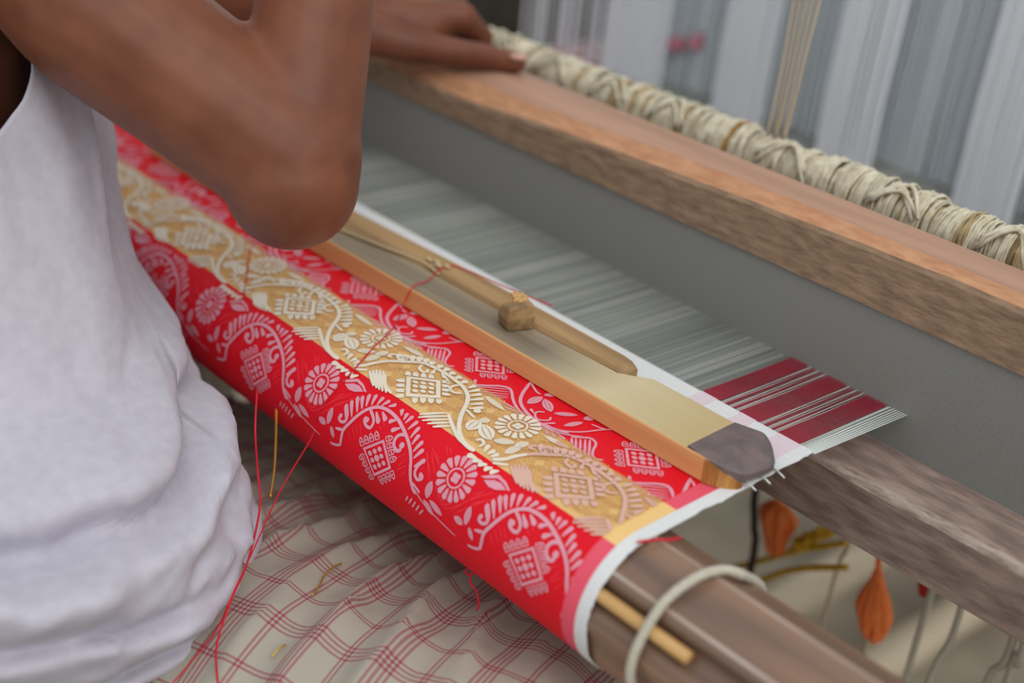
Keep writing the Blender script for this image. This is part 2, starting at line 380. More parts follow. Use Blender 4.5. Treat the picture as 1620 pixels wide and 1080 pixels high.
# ------------------------------------------------------------------ brocade motifs, raised on the cloth
MOT = json.loads('''{"B":{"fern_vine":[["s",20,-2165,1957,-2163,1909,-2162,1851,-2128,1785,-2089,1709,-2052,1656,-1993,1611,-1916,1595,-1825,1603,-1750,1626,-1670,1661,-1604,1701,-1553,1753,-1523,1806,-1492,1859,-1452,1900,-1425,1907],["s",18,-2162,1851,-2236,1872],["s",16,-2165,1953,-2213,1976,-2269,1987],["s",15,-1485,1862,-1441,1874,-1396,1889],["s",18,-2226,1708,-2179,1752,-2171,1795,-2203,1814,-2231,1805,-2228,1783],["b",25,-2226,1785],["l",28,-2135,1753,-2210,1666],["l",28,-2115,1710,-2189,1627],["l",28,-2095,1678,-2161,1608],["l",28,-2079,1651,-2124,1574],["l",28,-2050,1627,-2079,1553],["l",28,-2016,1609,-2020,1541],["l",28,-1984,1595,-1961,1537],["l",28,-1938,1575,-1899,1537],["l",28,-1808,1576,-1844,1540],["l",28,-1772,1590,-1788,1540],["l",28,-1746,1600,-1738,1535],["l",28,-1698,1622,-1681,1545],["l",28,-1642,1654,-1640,1568],["l",28,-1604,1679,-1601,1605],["l",28,-1567,1710,-1547,1624],["l",28,-1539,1739,-1505,1660],["l",28,-1507,1778,-1451,1704],["l",32,-2168,1790,-2230,1703],["s",18,-1452,1712,-1477,1749,-1485,1787,-1474,1816,-1443,1827,-1415,1807,-1422,1787],["b",27,-1432,1795],["s",18,-2036,1652,-1988,1674,-1956,1703,-1957,1740,-1996,1744,-2029,1724,-2029,1698],["b",30,-2013,1713],["l",31,-1987,1642,-1913,1692],["l",31,-1946,1621,-1877,1655],["l",31,-1814,1613,-1859,1650],["l",31,-1752,1639,-1803,1685],["s",21,-1676,1649,-1724,1674,-1737,1710,-1720,1745,-1679,1759,-1655,1737],["b",34,-1666,1717],["s",8,-1464,1882,-1406,1910,-1334,1938,-1245,1956,-1148,1973,-1053,1987]],"leaf":[["p",0,-1055,1603,-1001,1561,-965,1539,-895,1549,-831,1578,-848,1585,-898,1565,-954,1559,-1022,1600],["p",0,-1020,1612,-963,1579,-913,1570,-857,1588,-914,1619,-966,1627]],"leaf_sprig":[["l",41,-2315,1884,-2319,1771],["l",37,-2331,1888,-2412,1882],["l",31,-2283,1880,-2234,1939],["l",48,-1336,1893,-1335,1784],["l",34,-1357,1911,-1255,1962],["l",34,-1309,1890,-1182,1926]],"paisley":[["s",11,-1489,1958,-1509,2001],["s",11,-1451,1953,-1481,2006],["s",11,-1418,1959,-1448,2013],["s",11,-1384,1965,-1415,2019],["s",11,-1345,1975,-1383,2026]],"~line":[["s",5,-1480,1668,-1364,1764],["s",5,-1474,1623,-1341,1691],["s",5,-1314,1784,-1178,1874,-1076,1796],["s",5,-1248,1825,-1181,1854,-1129,1812],["s",5,-1022,1713,-969,1657],["s",5,-1026,1748,-918,1636],["s",5,-1364,1568,-1328,1592],["s",5,-1396,1568,-1336,1614],["s",5,-1475,1663,-1360,1786],["s",5,-1449,1649,-1341,1742],["s",5,-1413,1637,-1354,1679],["s",5,-2105,1796,-2047,1853],["s",5,-2076,1775,-2026,1829],["s",5,-2051,1756,-2004,1812],["s",5,-2122,1832,-2076,1888],["s",5,-1707,1839,-1612,1747],["s",5,-1634,1865,-1568,1798],["s",5,-1634,1844,-1592,1775],["s",5,-1589,1877,-1552,1827],["s",5,-2426,1874,-2193,1645],["s",5,-2443,1861,-2296,1674],["s",5,-2325,1756,-2223,1680],["s",5,-1911,1650,-1866,1687],["s",5,-1906,1700,-1874,1713]]},"G":{"vine":[["s",21,-2401,1486,-2345,1444,-2316,1384,-2279,1305,-2216,1230,-2144,1153,-2069,1129,-1961,1116,-1852,1121,-1753,1136,-1661,1180,-1599,1240,-1554,1302,-1494,1376,-1423,1444,-1341,1490,-1277,1504,-1210,1505],["s",15,-1545,1289,-1494,1300,-1449,1309],["s",16,-2315,1216,-2337,1236,-2333,1265,-2303,1258],["l",36,-2246,1248,-2323,1193],["l",36,-2217,1221,-2285,1164],["l",36,-2189,1193,-2249,1138],["l",36,-2158,1167,-2211,1109],["l",36,-2125,1143,-2165,1091],["l",36,-2087,1132,-2115,1080],["l",36,-2029,1120,-2047,1067],["l",36,-1980,1109,-1991,1057],["l",36,-1930,1107,-1927,1059],["l",36,-1869,1111,-1864,1061],["l",36,-1808,1115,-1797,1067],["l",27,-1733,1120,-1727,1058],["l",27,-1696,1143,-1673,1070],["l",27,-1655,1172,-1629,1095],["l",27,-1618,1204,-1581,1123],["l",27,-1580,1235,-1537,1157],["l",27,-1543,1267,-1500,1188],["b",31,-1495,1246],["s",16,-2119,1165,-2099,1205,-2051,1218,-2036,1197,-2058,1171],["s",16,-1793,1137,-1804,1185,-1783,1219,-1735,1218,-1712,1187],["l",22,-2031,1134,-1997,1187],["l",22,-1972,1132,-1902,1156],["l",22,-1903,1146,-1836,1185],["s",15,-1269,1446,-1253,1420,-1213,1434,-1215,1469],["l",27,-1159,1535,-1231,1546],["l",27,-1116,1533,-1176,1554],["l",27,-1072,1531,-1126,1558],["l",27,-1029,1529,-1070,1563],["l",27,-981,1523,-1024,1559],["l",27,-1158,1478,-1183,1420],["l",27,-1131,1478,-1118,1429],["l",27,-1101,1480,-1078,1435],["b",37,-931,1211]],"striped_leaf":[["s",17,-2279,1453,-2148,1523],["s",17,-2267,1436,-2116,1524],["s",17,-2252,1421,-2089,1523],["s",17,-2234,1408,-2061,1519],["s",17,-2210,1400,-2032,1513],["s",14,-2381,1502,-2326,1476,-2294,1458],["s",16,-2173,1411,-2091,1474,-1999,1497],["s",15,-1713,1509,-1587,1396],["s",15,-1703,1528,-1556,1409],["s",15,-1663,1530,-1531,1426],["s",15,-1616,1528,-1507,1442],["s",15,-1569,1526,-1483,1458],["s",17,-1581,1397,-1483,1446,-1392,1486,-1314,1505]],"leaf":[["l",65,-1378,1417,-1408,1303],["l",65,-1368,1317,-1210,1385],["l",37,-1410,1306,-1370,1251],["l",39,-1198,1379,-1101,1296],["l",39,-1059,1412,-1050,1297],["l",39,-1073,1328,-1056,1231],["l",28,-1606,1094,-1405,1110],["l",28,-1064,1109,-871,1090]]},"A":{"paisley":[["s",15,-948,996,-887,1050],["s",15,-929,980,-844,1063],["s",15,-909,963,-798,1073],["s",15,-888,944,-767,1067],["s",15,-872,922,-742,1060],["s",15,-957,991,-911,938,-875,908,-820,925,-783,982,-748,1024,-707,1039,-672,1010],["s",9,-1731,1063,-1574,918],["s",9,-1699,1073,-1554,940],["s",9,-1664,1078,-1536,961],["s",9,-1621,1073,-1519,980],["s",9,-1571,1057,-1505,997],["s",17,-1742,1053,-1686,991,-1635,933,-1574,914,-1471,984,-1383,1029,-1294,1050],["l",21,-1740,1055,-1794,1009]],"scroll_vine":[["s",20,-1567,752,-1493,888,-1426,965,-1339,1009,-1250,1030,-1165,1033,-1097,1020,-992,975],["s",14,-1557,761,-1462,804,-1419,808],["s",12,-1163,1017,-1086,1007,-1016,968,-955,896,-907,794,-850,708],["s",11,-987,798,-919,782,-878,755],["l",14,-882,718,-959,742],["s",11,-1126,1043,-1043,1024,-969,980,-915,934],["s",14,-1252,927,-1281,966,-1252,1004,-1210,1014,-1170,970,-1188,937],["l",21,-1281,990,-1333,968],["l",16,-1394,1044,-1497,1050],["l",16,-1343,1056,-1435,1079],["l",16,-1289,1063,-1353,1089],["l",16,-1235,1069,-1286,1098],["l",16,-1194,1073,-1225,1115],["l",18,-1163,1045,-1122,1075],["l",18,-1106,1053,-1059,1081],["l",18,-1061,1047,-1010,1071],["l",18,-1027,1030,-957,1036],["l",18,-1170,1027,-1120,959]],"leaf":[["l",56,-1393,815,-1388,944],["l",56,-1367,822,-1232,895],["l",38,-1403,797,-1358,725],["l",37,-1108,790,-1213,893],["l",37,-1032,821,-1073,943],["l",44,-1057,797,-1028,720]],"dot":[["b",27,-1967,1069],["b",27,-1840,1072]]}}''')
P = 0.1322
XLIM = -0.0180
HM = 0.00045
class Cloth2D:
    def __init__(self, lim=None, h=HM, dx=0.0): self.v = []; self.f = []; self.lim = lim; self.h = h; self.dx = dx
    def put(self, pts): 
        k = len(self.v); self.v += [(p[0] + self.dx, p[1]) for p in pts]; return k
    def ribbon(self, pts, ws, loop=False):
        n = len(pts); L = []; R = []
        for i in range(n):
            if loop: a_, c_ = pts[i - 1], pts[(i + 1) % n]
            else: a_, c_ = pts[max(i - 1, 0)], pts[min(i + 1, n - 1)]
            dx, dy = c_[0] - a_[0], c_[1] - a_[1]; l = math.hypot(dx, dy) or 1
            wx = ws[i] / 2
            L.append((pts[i][0] - dy / l * wx, pts[i][1] + dx / l * wx)); R.append((pts[i][0] + dy / l * wx, pts[i][1] - dx / l * wx))
        k = self.put(L); k2 = self.put(R)
        for i in range(n if loop else n - 1):
            j = (i + 1) % n; self.f.append((k + i, k + j, k2 + j, k2 + i))
    def stroke(self, pts, w, sm=4):
        P3 = [(p.x, p.y) for p in spline([(q[0], q[1], 0) for q in pts], sm)] if sm > 1 else pts
        n = len(P3); ws = [w] * n
        ws[0] = w * .55; ws[-1] = w * .5
        if n > 4: ws[1] = w * .9; ws[-2] = w * .85
        self.ribbon(P3, ws)
    def leaf(self, p, q, w, lens=False):
        n = 9; pts = []; ws = []
        for i in range(n):
            t = i / (n - 1); pts.append((p[0] + (q[0] - p[0]) * t, p[1] + (q[1] - p[1]) * t))
            if lens: ws.append(w * max(math.sin(PI * t), 0) ** 0.75)
            else: ws.append(w * (0.22 + 0.78 * t ** 0.8) * (math.sqrt(max(0, 1 - ((t - .72) / .28) ** 2)) if t > .72 else 1))
        if lens and w > 0.0030:      # long leaves are woven as three slivers
            dx, dy = q[0] - p[0], q[1] - p[1]; l = math.hypot(dx, dy) or 1
            for k in (-1, 0, 1): self.ribbon([(a_[0] - dy / l * x_ * k * .335, a_[1] + dx / l * x_ * k * .335) for a_, x_ in zip(pts, ws)], [x_ * (.27 if k else .30) for x_ in ws])
        else: self.ribbon(pts, ws)
    def disc(self, c, rx, ry=None, n=12):
        ry = ry or rx; self.poly([(c[0] + rx * math.cos(2 * PI * k / n), c[1] + ry * math.sin(2 * PI * k / n)) for k in range(n)])
    def ring(self, c, r, w, n=20):
        self.ribbon([(c[0] + r * math.cos(2 * PI * k / n), c[1] + r * math.sin(2 * PI * k / n)) for k in range(n)], [w] * n, True)
    def poly(self, pts):
        k = self.put(pts); self.f.append(tuple(range(k, k + len(pts))))
    def mesh(self, name, mat, mat2=None, split=-0.098):
        v = self.v; f = self.f
        if self.lim is not None:
            f = [q for q in f if min(v[i][0] for i in q) < self.lim]
            v = [(min(p[0], self.lim), p[1]) for p in v]
        if not f: return None
        fs = []
        for q in f:   # face outwards
            a2 = sum(v[q[i]][0] * v[q[(i + 1) % len(q)]][1] - v[q[(i + 1) % len(q)]][0] * v[q[i]][1] for i in range(len(q)))
            fs.append(tuple(q) if a2 < 0 else tuple(q[::-1]))
        me = bpy.data.meshes.new(name); me.from_pydata([surf(p[0], p[1], self.h) for p in v], [], fs); me.materials.append(M[mat])
        if mat2:
            me.materials.append(M[mat2]); me.polygons.foreach_set('material_index', [1 if sum(v[i][0] for i in q) / len(q) > split + .012 * noise.noise((v[q[0]][0] * 60, v[q[0]][1] * 60, 1)) else 0 for q in f])
        me.polygons.foreach_set('use_smooth', [True] * len(me.polygons)); me.update()
        return me
def U(p): return [(p[i] * 1e-4, p[i + 1] * 1e-4) for i in range(0, len(p), 2)]
def clusters(items):
    # motifs that do not touch become parts of their own
    pts = []
    for it in items:
        q = U(it[2:]); d = []
        for i in range(len(q) - 1):
            for k in range(6): d.append((q[i][0] + (q[i + 1][0] - q[i][0]) * k / 6, q[i][1] + (q[i + 1][1] - q[i][1]) * k / 6))
        pts.append((np.array(d + [q[-1]]), it[1] * .5e-4))
    g = list(range(len(items)))
    for i in range(len(items)):
        for j in range(i):
            dm = np.sqrt(((pts[i][0][:, None] - pts[j][0][None]) ** 2).sum(-1)).min()
            if dm < pts[i][1] + pts[j][1] + 0.0014:
                a, b_ = g[i], g[j]; g = [b_ if q == a else q for q in g]
    return [[items[i] for i in range(len(items)) if g[i] == k] for k in sorted(set(g))]
def draw(c, items, lens=False):
    for it in items:
        kind, wd, pts = it[0], it[1] * 1e-4, U(it[2:])
        if kind == 's': c.stroke(pts, wd)
        elif kind == 'l': c.leaf(pts[0], pts[1], wd, lens)
        elif kind == 'b': c.disc(pts[0], wd / 2)
        elif kind == 'p': c.poly(pts)
def flower(c, o, r, n=16):
    for k in range(n):
        a = 2 * PI * (k + .3) / n; d = (math.cos(a), math.sin(a))
        c.leaf((o[0] + d[0] * r * .50, o[1] + d[1] * r * .50), (o[0] + d[0] * r, o[1] + d[1] * r), r * 0.31)
    c.ring(o, r * .40, r * .085); 
    for k in range(4):
        a = PI / 2 * k + .78; c.disc((o[0] + r * .13 * math.cos(a), o[1] + r * .13 * math.sin(a)), r * .12, n=8)
def diamond(c, o, hx, hs, solid=False):
    cs = [(hx, 0), (0, hs), (-hx, 0), (0, -hs)]
    k = [[(o[0] + p[0] * f_, o[1] + p[1] * f_) for p in cs] for f_ in ((1.13, 0.84) if solid else (1.09, 0.90))]
    a_ = c.put(k[0]); b_ = c.put(k[1])
    for i in range(4): j = (i + 1) % 4; c.f.append((a_ + i, a_ + j, b_ + j, b_ + i))
    e1 = (hx * .5, hs * .5); e2 = (-hx * .5, hs * .5)
    for i in (-1, 0, 1):
        for j in (-1, 0, 1):
            q = (o[0] + (e1[0] * i + e2[0] * j) * .52, o[1] + (e1[1] * i + e2[1] * j) * .52)
            c.disc(q, hx * (.15 if i or j else .19), hs * (.13 if i or j else .18), n=10)
    for i in range(4):
        p, q = cs[i], cs[(i + 1) % 4]; ex = (q[0] - p[0], q[1] - p[1]); le = math.hypot(*ex); t_ = (ex[0] / le, ex[1] / le)
        nn = ((p[0] + q[0]) / 2, (p[1] + q[1]) / 2); ln = math.hypot(*nn); nn = (nn[0] / ln, nn[1] / ln)
        for u in (-.02, .24, .5, .76):
            base = (o[0] + p[0] + ex[0] * u + nn[0] * 0.0023, o[1] + p[1] + ex[1] * u + nn[1] * 0.0023)
            hw = le * .118 if solid else le * .105; hl = 0.0050 if solid else 0.0046
            loop = []
            for (aa, bb) in ((-1, 0), (-1, .62), (-.55, .95), (0, 1.1), (.55, .95), (1, .62), (1, 0)):
                loop.append((base[0] + t_[0] * hw * aa * .82 + nn[0] * hl * bb, base[1] + t_[1] * hw * aa * .82 + nn[1] * hl * bb))
            if solid: c.poly(loop); continue
            c.ribbon(loop, [0.0009] * len(loop), True)
            c.disc((base[0] + nn[0] * hl * .48, base[1] + nn[1] * hl * .48), 0.00075, n=6)
def motif(name, mat, fn, h=HM, label=None, lastmat=None, ks=range(-4, 2), kind=None):
    me = None
    for k in ks:
        if k >= 0 or me is None:
            c = Cloth2D(XLIM, h, k * P); fn(c); m_ = c.mesh(name, mat, lastmat if k >= 0 else None)
            if m_ is None: continue
            if k < 0: me = m_; kk = k
            o = link(name, m_, cloth)
        else:
            o = link(name, me, cloth); o.location = ((k - kk) * P, 0, 0)
        if kind: o['kind'] = kind
for band, mat in (('B', 'pink'), ('A', 'pink')):
    for nm, items in MOT[band].items():
        if nm[0] == '~': motif('woven_lines', 'red_line', lambda c, it=items: draw(c, it), 0.00025, kind='stuff'); continue
        items = [[i[0], int(i[1] * (1.22 if i[0] in 'lb' else 1.12))] + i[2:] for i in items]
        for cl in clusters(items):
            motif(nm, mat, lambda c, it=cl, l=(nm in ('leaf', 'leaf_sprig')): draw(c, it, l), HM + (0.0001 if nm.endswith('vine') else 0))
for nm, items in MOT['G'].items():
    items = [[i[0], int(i[1] * (1.55 if i[0] in 'lb' else 1.32))] + i[2:] for i in items]
    for cl in clusters(items):
        motif(nm, 'cream', lambda c, it=cl, l=(nm == 'leaf'): draw(c, it, l), 0.0008 + (0.0002 if nm == 'vine' else 0), lastmat='blush')
motif('flower', 'pink', lambda c: flower(c, (-0.1193, 0.1692), 0.0143))
motif('flower', 'cream', lambda c: flower(c, (-0.1226, 0.1164), 0.0139), 0.0009, lastmat='blush')
motif('diamond', 'pink', lambda c: diamond(c, (-0.1815, 0.1872), 0.0128, 0.0112))
motif('diamond', 'cream', lambda c: diamond(c, (-0.1902, 0.1330), 0.0146, 0.0118, True), 0.0010, lastmat='blush')
motif('diamond', 'pink', lambda c: diamond(c, (-0.0550, 0.0822), 0.0128, 0.0112), ks=range(-5, 1))
# gold dashes laid as short diagonal runs between the cream motifs
def dashes(c):
    x = -0.80
    while x < XLIM:
        for j in range(6):
            s = 0.1062 + j * 0.0073
            zig = (int(math.floor(x / 0.0145)) + j) % 2
            L = 0.0034
            if zig: c.stroke([(x - L * .8, s - L), (x + L * .8, s + L)], 0.0012, 1)
            else: c.stroke([(x - L * .9, s + L * .9), (x + L * .9, s - L * .9)], 0.0010, 1)
        x += 0.0021
c = Cloth2D(XLIM, 0.0005); dashes(c); o = link('gold_dashes', c.mesh('gold_dashes', 'golddash'), cloth); o['kind'] = 'stuff'

# ------------------------------------------------------------------ temple (cloth stretcher): two bars and a peg
st = empty('temple_stretcher', (-0.25, -0.02, 0.80), 'two-bar wooden stretcher lying across the red cloth near the fell', 'stretcher')
fr = [(-0.62, -0.0470), (-0.4073, -0.0462), (-0.2852, -0.0456), (-0.1532, -0.0448), (-0.0933, -0.0440), (-0.0528, -0.0430), (-0.0300, -0.0425), (-0.0165, -0.0418)]
bk = [(-0.0165, 0.0062), (-0.0370, 0.0035), (-0.0700, 0.0032), (-0.1000, 0.0022), (-0.1120, -0.0070), (-0.1180, -0.0110), (-0.1370, -0.0118), (-0.1940, -0.0148), (-0.2480, -0.0172), (-0.3060, -0.0165), (-0.3440, -0.0235), (-0.4000, -0.0335), (-0.62, -0.040)]
ZB, ZT = 0.7955, 0.8105
b = MB()
cut = [(-0.0165, -0.0418), (-0.0335, -0.0400), (-0.0370, 0.0035)]      # where the dark sheet starts
# top plate in two materials and front face its own: grey worn left part, pale right part
top = fr[:-1] + [(-0.0335, -0.0428), (-0.0370, 0.0035)] + [p for p in bk if p[0] < -0.037]
top = [p for p in fr if p[0] < -0.035] + [(-0.0335, -0.0428), (-0.0370, 0.0035)] + [p for p in bk if p[0] < -0.037]
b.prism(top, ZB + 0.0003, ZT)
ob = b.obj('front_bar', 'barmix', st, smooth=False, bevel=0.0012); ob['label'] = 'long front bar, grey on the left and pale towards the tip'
b = MB(); ff = fr[:-1] + [(-0.0165, -0.0418)]
poly = ff + [(p[0], p[1] + 0.0022) for p in ff[::-1]]
poly = [(p[0], p[1] - 0.0012) for p in poly]
b.prism(poly, ZB, ZT - 0.0004); ob = b.obj('front_face', 'barface', st, smooth=False, bevel=0.0006); ob['label'] = 'front face of the bar, bounced light of the red cloth painted in orange'
# dark worn sheet over the tip (top skin, falling towards the selvedge)
b = MB()
def tipz(x): return ZT - 0.0085 * max(0, (x + 0.020) / 0.024) ** 1.6
o1 = [(-0.0335, -0.0405), (-0.0165, -0.0425), (-0.0090, -0.0385), (-0.0045, -0.0345), (-0.0012, -0.0300), (0.0005, -0.0190), (0.0005, -0.0050), (-0.0045, 0.0005), (-0.0105, 0.0050), (-0.0190, 0.0085), (-0.0255, 0.0072), (-0.0368, 0.0036)]
o1 = o1[:1] + [(p.x, p.y) for p in spline([(q[0], q[1], 0) for q in o1[1:]], 4)]
cx, cy = -0.020, -0.017
rings = []
for f_ in (0.02, 0.35, 0.7, 0.92, 1.0):
    rings.append([(cx + (p[0] - cx) * f_, cy + (p[1] - cy) * f_) for p in o1])
n = len(o1); vs = []
for i, rg in enumerate(rings):
    vs += [(p[0], p[1], tipz(p[0]) + (0.0006 if i < 4 else 0.0)) for p in rg]
vs += [(p[0], p[1], min(tipz(p[0]) - 0.003, 0.8003) if p[0] > -0.014 else ZT - 0.0015) for p in o1]
fs = [(i * n + k, i * n + (k + 1) % n, (i + 1) * n + (k + 1) % n, (i + 1) * n + k) for i in range(5) for k in range(n)]
fs += [tuple(range(n)), tuple(5 * n + k for k in range(n))[::-1]]
b.add(vs, fs); ob = b.obj('tip_sheet', 'darktip', st, smooth=False, recalc=True); ob['label'] = 'dark worn sheet wrapped over the tip'
b = MB()
tp = [(-0.0190, -0.0432), (-0.0165, -0.0432), (-0.0100, -0.0405), (-0.0048, -0.0362), (-0.0012, -0.0318), (-0.0010, -0.0290), (-0.0045, -0.0325), (-0.0100, -0.0355), (-0.0165, -0.0380), (-0.0190, -0.0385)]
n = len(tp)
tz = lambda x: ZT - 0.0005 - 0.0110 * max(0, (x + 0.0165) / 0.0155) ** 1.5
vs = [(p[0], p[1], ZB + 0.0001) for p in tp] + [(p[0], p[1], max(tz(p[0]), ZB + 0.0015)) for p in tp]
b.add(vs, [tuple(range(n))[::-1], tuple(range(n, 2 * n))] + [(i, (i + 1) % n, n + (i + 1) % n, n + i) for i in range(n)])
ob = b.obj('tip_end_grain', 'endwood', st, smooth=False, recalc=True); ob['label'] = 'rounded orange end grain of the tip'
b = MB(); b.prism([(-0.034, -0.040), (-0.006, -0.034), (-0.003, -0.006), (-0.014, 0.004), (-0.036, 0.0025)], ZB + 0.0003, 0.8018); b.obj('tip_core', 'endwood', st, smooth=False)
# back bar
b = MB(); xs = [-0.62, -0.52, -0.42, -0.37, -0.33, -0.295, -0.25, -0.22, -0.18, -0.14, -0.128, -0.120, -0.1155, -0.114]
profs = []
import bisect
def interp(tab, x):
    for i in range(len(tab) - 1):
        if tab[i][0] <= x <= tab[i + 1][0]:
            t = (x - tab[i][0]) / (tab[i + 1][0] - tab[i][0]); return tab[i][1] + (tab[i + 1][1] - tab[i][1]) * t
    return tab[0][1] if x < tab[0][0] else tab[-1][1]
gap = sorted([p for p in bk if p[0] < -0.11])
for i, x in enumerate(xs):
    y0 = interp(gap, x) + 0.0008; y1 = 0.0012 + interp([(-.62, -.004), (-.42, -.0013), (-.37, -.0008), (-.293, .0024), (-.25, .0040), (-.18, .0042), (-.118, .0040), (0, .004)], x)
    t = 0.0155 + 0.0012 * noise.noise((x * 30, 0, 0)); e = 0.0
    if x > -0.135: k = (x + 0.135) / 0.021; e = 0.0026 * k ** 3; t -= 0.0030 * k ** 5
    zt = ZB + t + 0.0025
    y0 += e * .8; y1 -= e * .9
    if y1 - y0 < 0.003: y1 = y0 + 0.003
    c_ = 0.0018
    profs.append([(y0, ZB + .0005), (y0, zt - c_ - 0.002), (y0 + c_, zt - 0.0012), ((y0 + y1) / 2, zt + 0.0004), (y1 - .0010, zt), (y1, zt - .0012), (y1, ZB + .0005)])
b.sweep(xs, profs); ob = b.obj('back_bar', 'barback', st, smooth=False, recalc=True); ob['label'] = 'shorter rough brown back bar with a rounded end'
# peg
b = MB(); R = Matrix.Rotation(math.radians(-18), 3, 'Z')
cp = Vector((-0.1985, -0.0225, 0.8105))
def blk(cen, d, top=1.0, tilt=(0, 0)):
    vs = []
    for k, s_ in ((0, 1.0), (0.5, 1.06), (1, top)):
        for (i, j) in ((-1, -1), (1, -1), (1, 1), (-1, 1)):
            q = R @ Vector((i * d[0] / 2 * s_ + tilt[0] * k, j * d[1] / 2 * s_ + tilt[1] * k, d[2] * k + (0.0015 * (i + j) * k)))
            vs.append(cen + q)
    b.add(vs, [(3, 2, 1, 0), (8, 9, 10, 11)] + [(r_ * 4 + i, r_ * 4 + (i + 1) % 4, r_ * 4 + 4 + (i + 1) % 4, r_ * 4 + 4 + i) for r_ in (0, 1) for i in range(4)])
blk(cp, (0.0165, 0.0185, 0.0175), 0.86, (0.003, -0.002))
pg = b.obj('peg', 'barback', st, smooth=False, bevel=0.0018); pg['label'] = 'square wooden peg joining the two bars'
b = MB()
for k in range(7):
    a_ = k * .9; b.cone(cp + Vector((-0.001 + 0.004 * math.cos(a_), 0.003 + 0.004 * math.sin(a_), 0.0170)), 0.0018, cp + Vector((-0.004 + 0.005 * math.cos(a_ + 1), 0.004 + 0.004 * math.sin(a_ + 1), 0.0185)), 0.0012, 6)
b.obj('splintered_crest', 'stick', pg)
b = MB(); b.tube(spline([(-0.420, -0.0365, 0.8110), (-0.398, -0.0338, 0.8126), (-0.370, -0.0285, 0.8128), (-0.3427, -0.0228, 0.8126), (-0.318, -0.0172, 0.8126), (-0.300, -0.0150, 0.8128), (-0.284, -0.0168, 0.8118)], 4), 0.0008, 6)
b.obj('pale_splinter', 'tape', st)['label'] = 'pale splintered edge between the bars'
b = MB()
for (x, y) in ((-0.302, -0.011), (-0.296, -0.009), (-0.291, -0.012), (-0.286, -0.008)): b.ball((x, y, 0.8150), 0.0022, 5, sc=(1.6, .7, .5))
b.obj('splinter_crumbs', 'tape', st)['kind'] = 'stuff'
# pins of the stretcher through the selvedge
for (x, y) in ((0.0002, -0.0263), (0.0000, -0.0136), (0.0004, -0.0014)):
    b = MB(); b.tube([(x - 0.004, y, 0.7992), (x + 0.0015, y - 0.0003, 0.7992), (x + 0.0072, y - 0.0012, 0.7982)], [0.0006, 0.0006, 0.0005], 6); b.obj('pin', 'pin', st)

# ------------------------------------------------------------------ warp: threads from the fell through reed and heddles to the warp beam
YW = 1.70
warp = empty('warp_sheet', (-0.5, 0.5, 0.80), 'sheet of grey warp threads running from the fell to the rear of the loom', 'warp')
def wz(y): return 0.7995 if y < 0.12 else 0.7995 + 0.0010 * math.sin((y - .12) * 2)
def threads(name, mat, xs, r, kind='stuff', jz=0.0, xend=None):
    b = MB()
    for i, x in enumerate(xs):
        dz = (jz if i % 2 else -jz); x2 = x if xend is None else xend[i]
        pts = [(x, 0.0325, 0.7994), (x2, 0.120, 0.7995 + dz), (x2, 0.216, 0.7995), (x2, YW, 0.7995)]
        vs = []
        for p in pts: vs += [(p[0] - r, p[1], p[2]), (p[0], p[1], p[2] + r * 1.1), (p[0] + r, p[1], p[2])]
        b.add(vs, [(k * 3 + a_, k * 3 + (a_ + 1) % 3, k * 3 + 3 + (a_ + 1) % 3, k * 3 + 3 + a_) for k in range(3) for a_ in range(3)])
    o = b.obj(name, mat, warp, smooth=False, recalc=False); o['kind'] = kind; return o
DX = 0.00105
gx, gl, gd = [], [], []
x = -0.0870
while x > -0.745 + 0.0870:
    q = noise.noise((x * 30, 0.3, 0)) * .7 + noise.noise((x * 190, 4.3, 0)) * .7 + random.uniform(-.5, .5); (gl if q > 0.32 else (gd if q < -.28 else gx)).append(x); x -= DX
threads('grey_threads', 'warp', gx, 0.00050, jz=0.0003)
threads('pale_threads', 'warpl', gl, 0.00050, jz=0.0003)['label'] = 'paler warp threads among the grey'
threads('dark_threads', 'warpd', gd, 0.00050, jz=0.0003)['label'] = 'darker warp threads among the grey'
def stripe(x0, x1, mat, name, d=0.00075, r=0.00036): return threads(name, mat, list(np.arange(x0, x1, d)), r, jz=0.0008)
for x0, x1 in ((-0.0862, -0.0722), (-0.0550, -0.0412), (-0.0255, -0.0105)):
    stripe(x0, x1, 'warpred', 'red_stripe')['label'] = 'band of maroon warp threads'
for x0, x1 in ((-0.0716, -0.0555), (-0.0408, -0.0259)):
    n_ = 3; L = x1 - x0
    for k in range(n_):
        c_ = x0 + L * (k + .5) / n_ + (0.0 if k else -0.0008)
        stripe(c_ - 0.0012, c_ + 0.0012, 'palestripe', 'white_stripe', 0.0010, 0.0003)['label'] = 'thin white stripe between maroon bands'
        stripe(c_ + 0.0016, c_ + 0.0036, 'warpred', 'thin_red_stripe', 0.0008, 0.0003)
xs = sorted([-0.0100 + 0.0112 * (k / 13) ** 0.8 for k in range(14)]); threads('selvedge_threads', 'selv', xs, 0.00036, jz=0.0004, xend=[x + 0.002 * (x + 0.01) / 0.01 for x in xs])['label'] = 'white selvedge warp threads'
for x0, x1 in ((-0.0862, -0.0722), (-0.0550, -0.0412), (-0.0255, -0.0105)):
    stripe(-0.745 - x1, -0.745 - x0, 'warpred', 'red_stripe')['label'] = 'band of maroon warp threads at the far selvedge'
for x0, x1 in ((-0.0716, -0.0555), (-0.0408, -0.0259)):
    stripe(-0.745 - x1, -0.745 - x0, 'palestripe', 'white_stripe', 0.0011, 0.0003)
stripe(-0.745, -0.735, 'palestripe', 'white_stripe', 0.0009, 0.0003)
b = MB(); b.tube([(XL, YW + 0.0, 0.756), (XR, YW, 0.756)], 0.043, 20); tag(b.obj('warp_beam', 'darkwood'), 'dark round warp beam at the rear of the loom', 'beam')

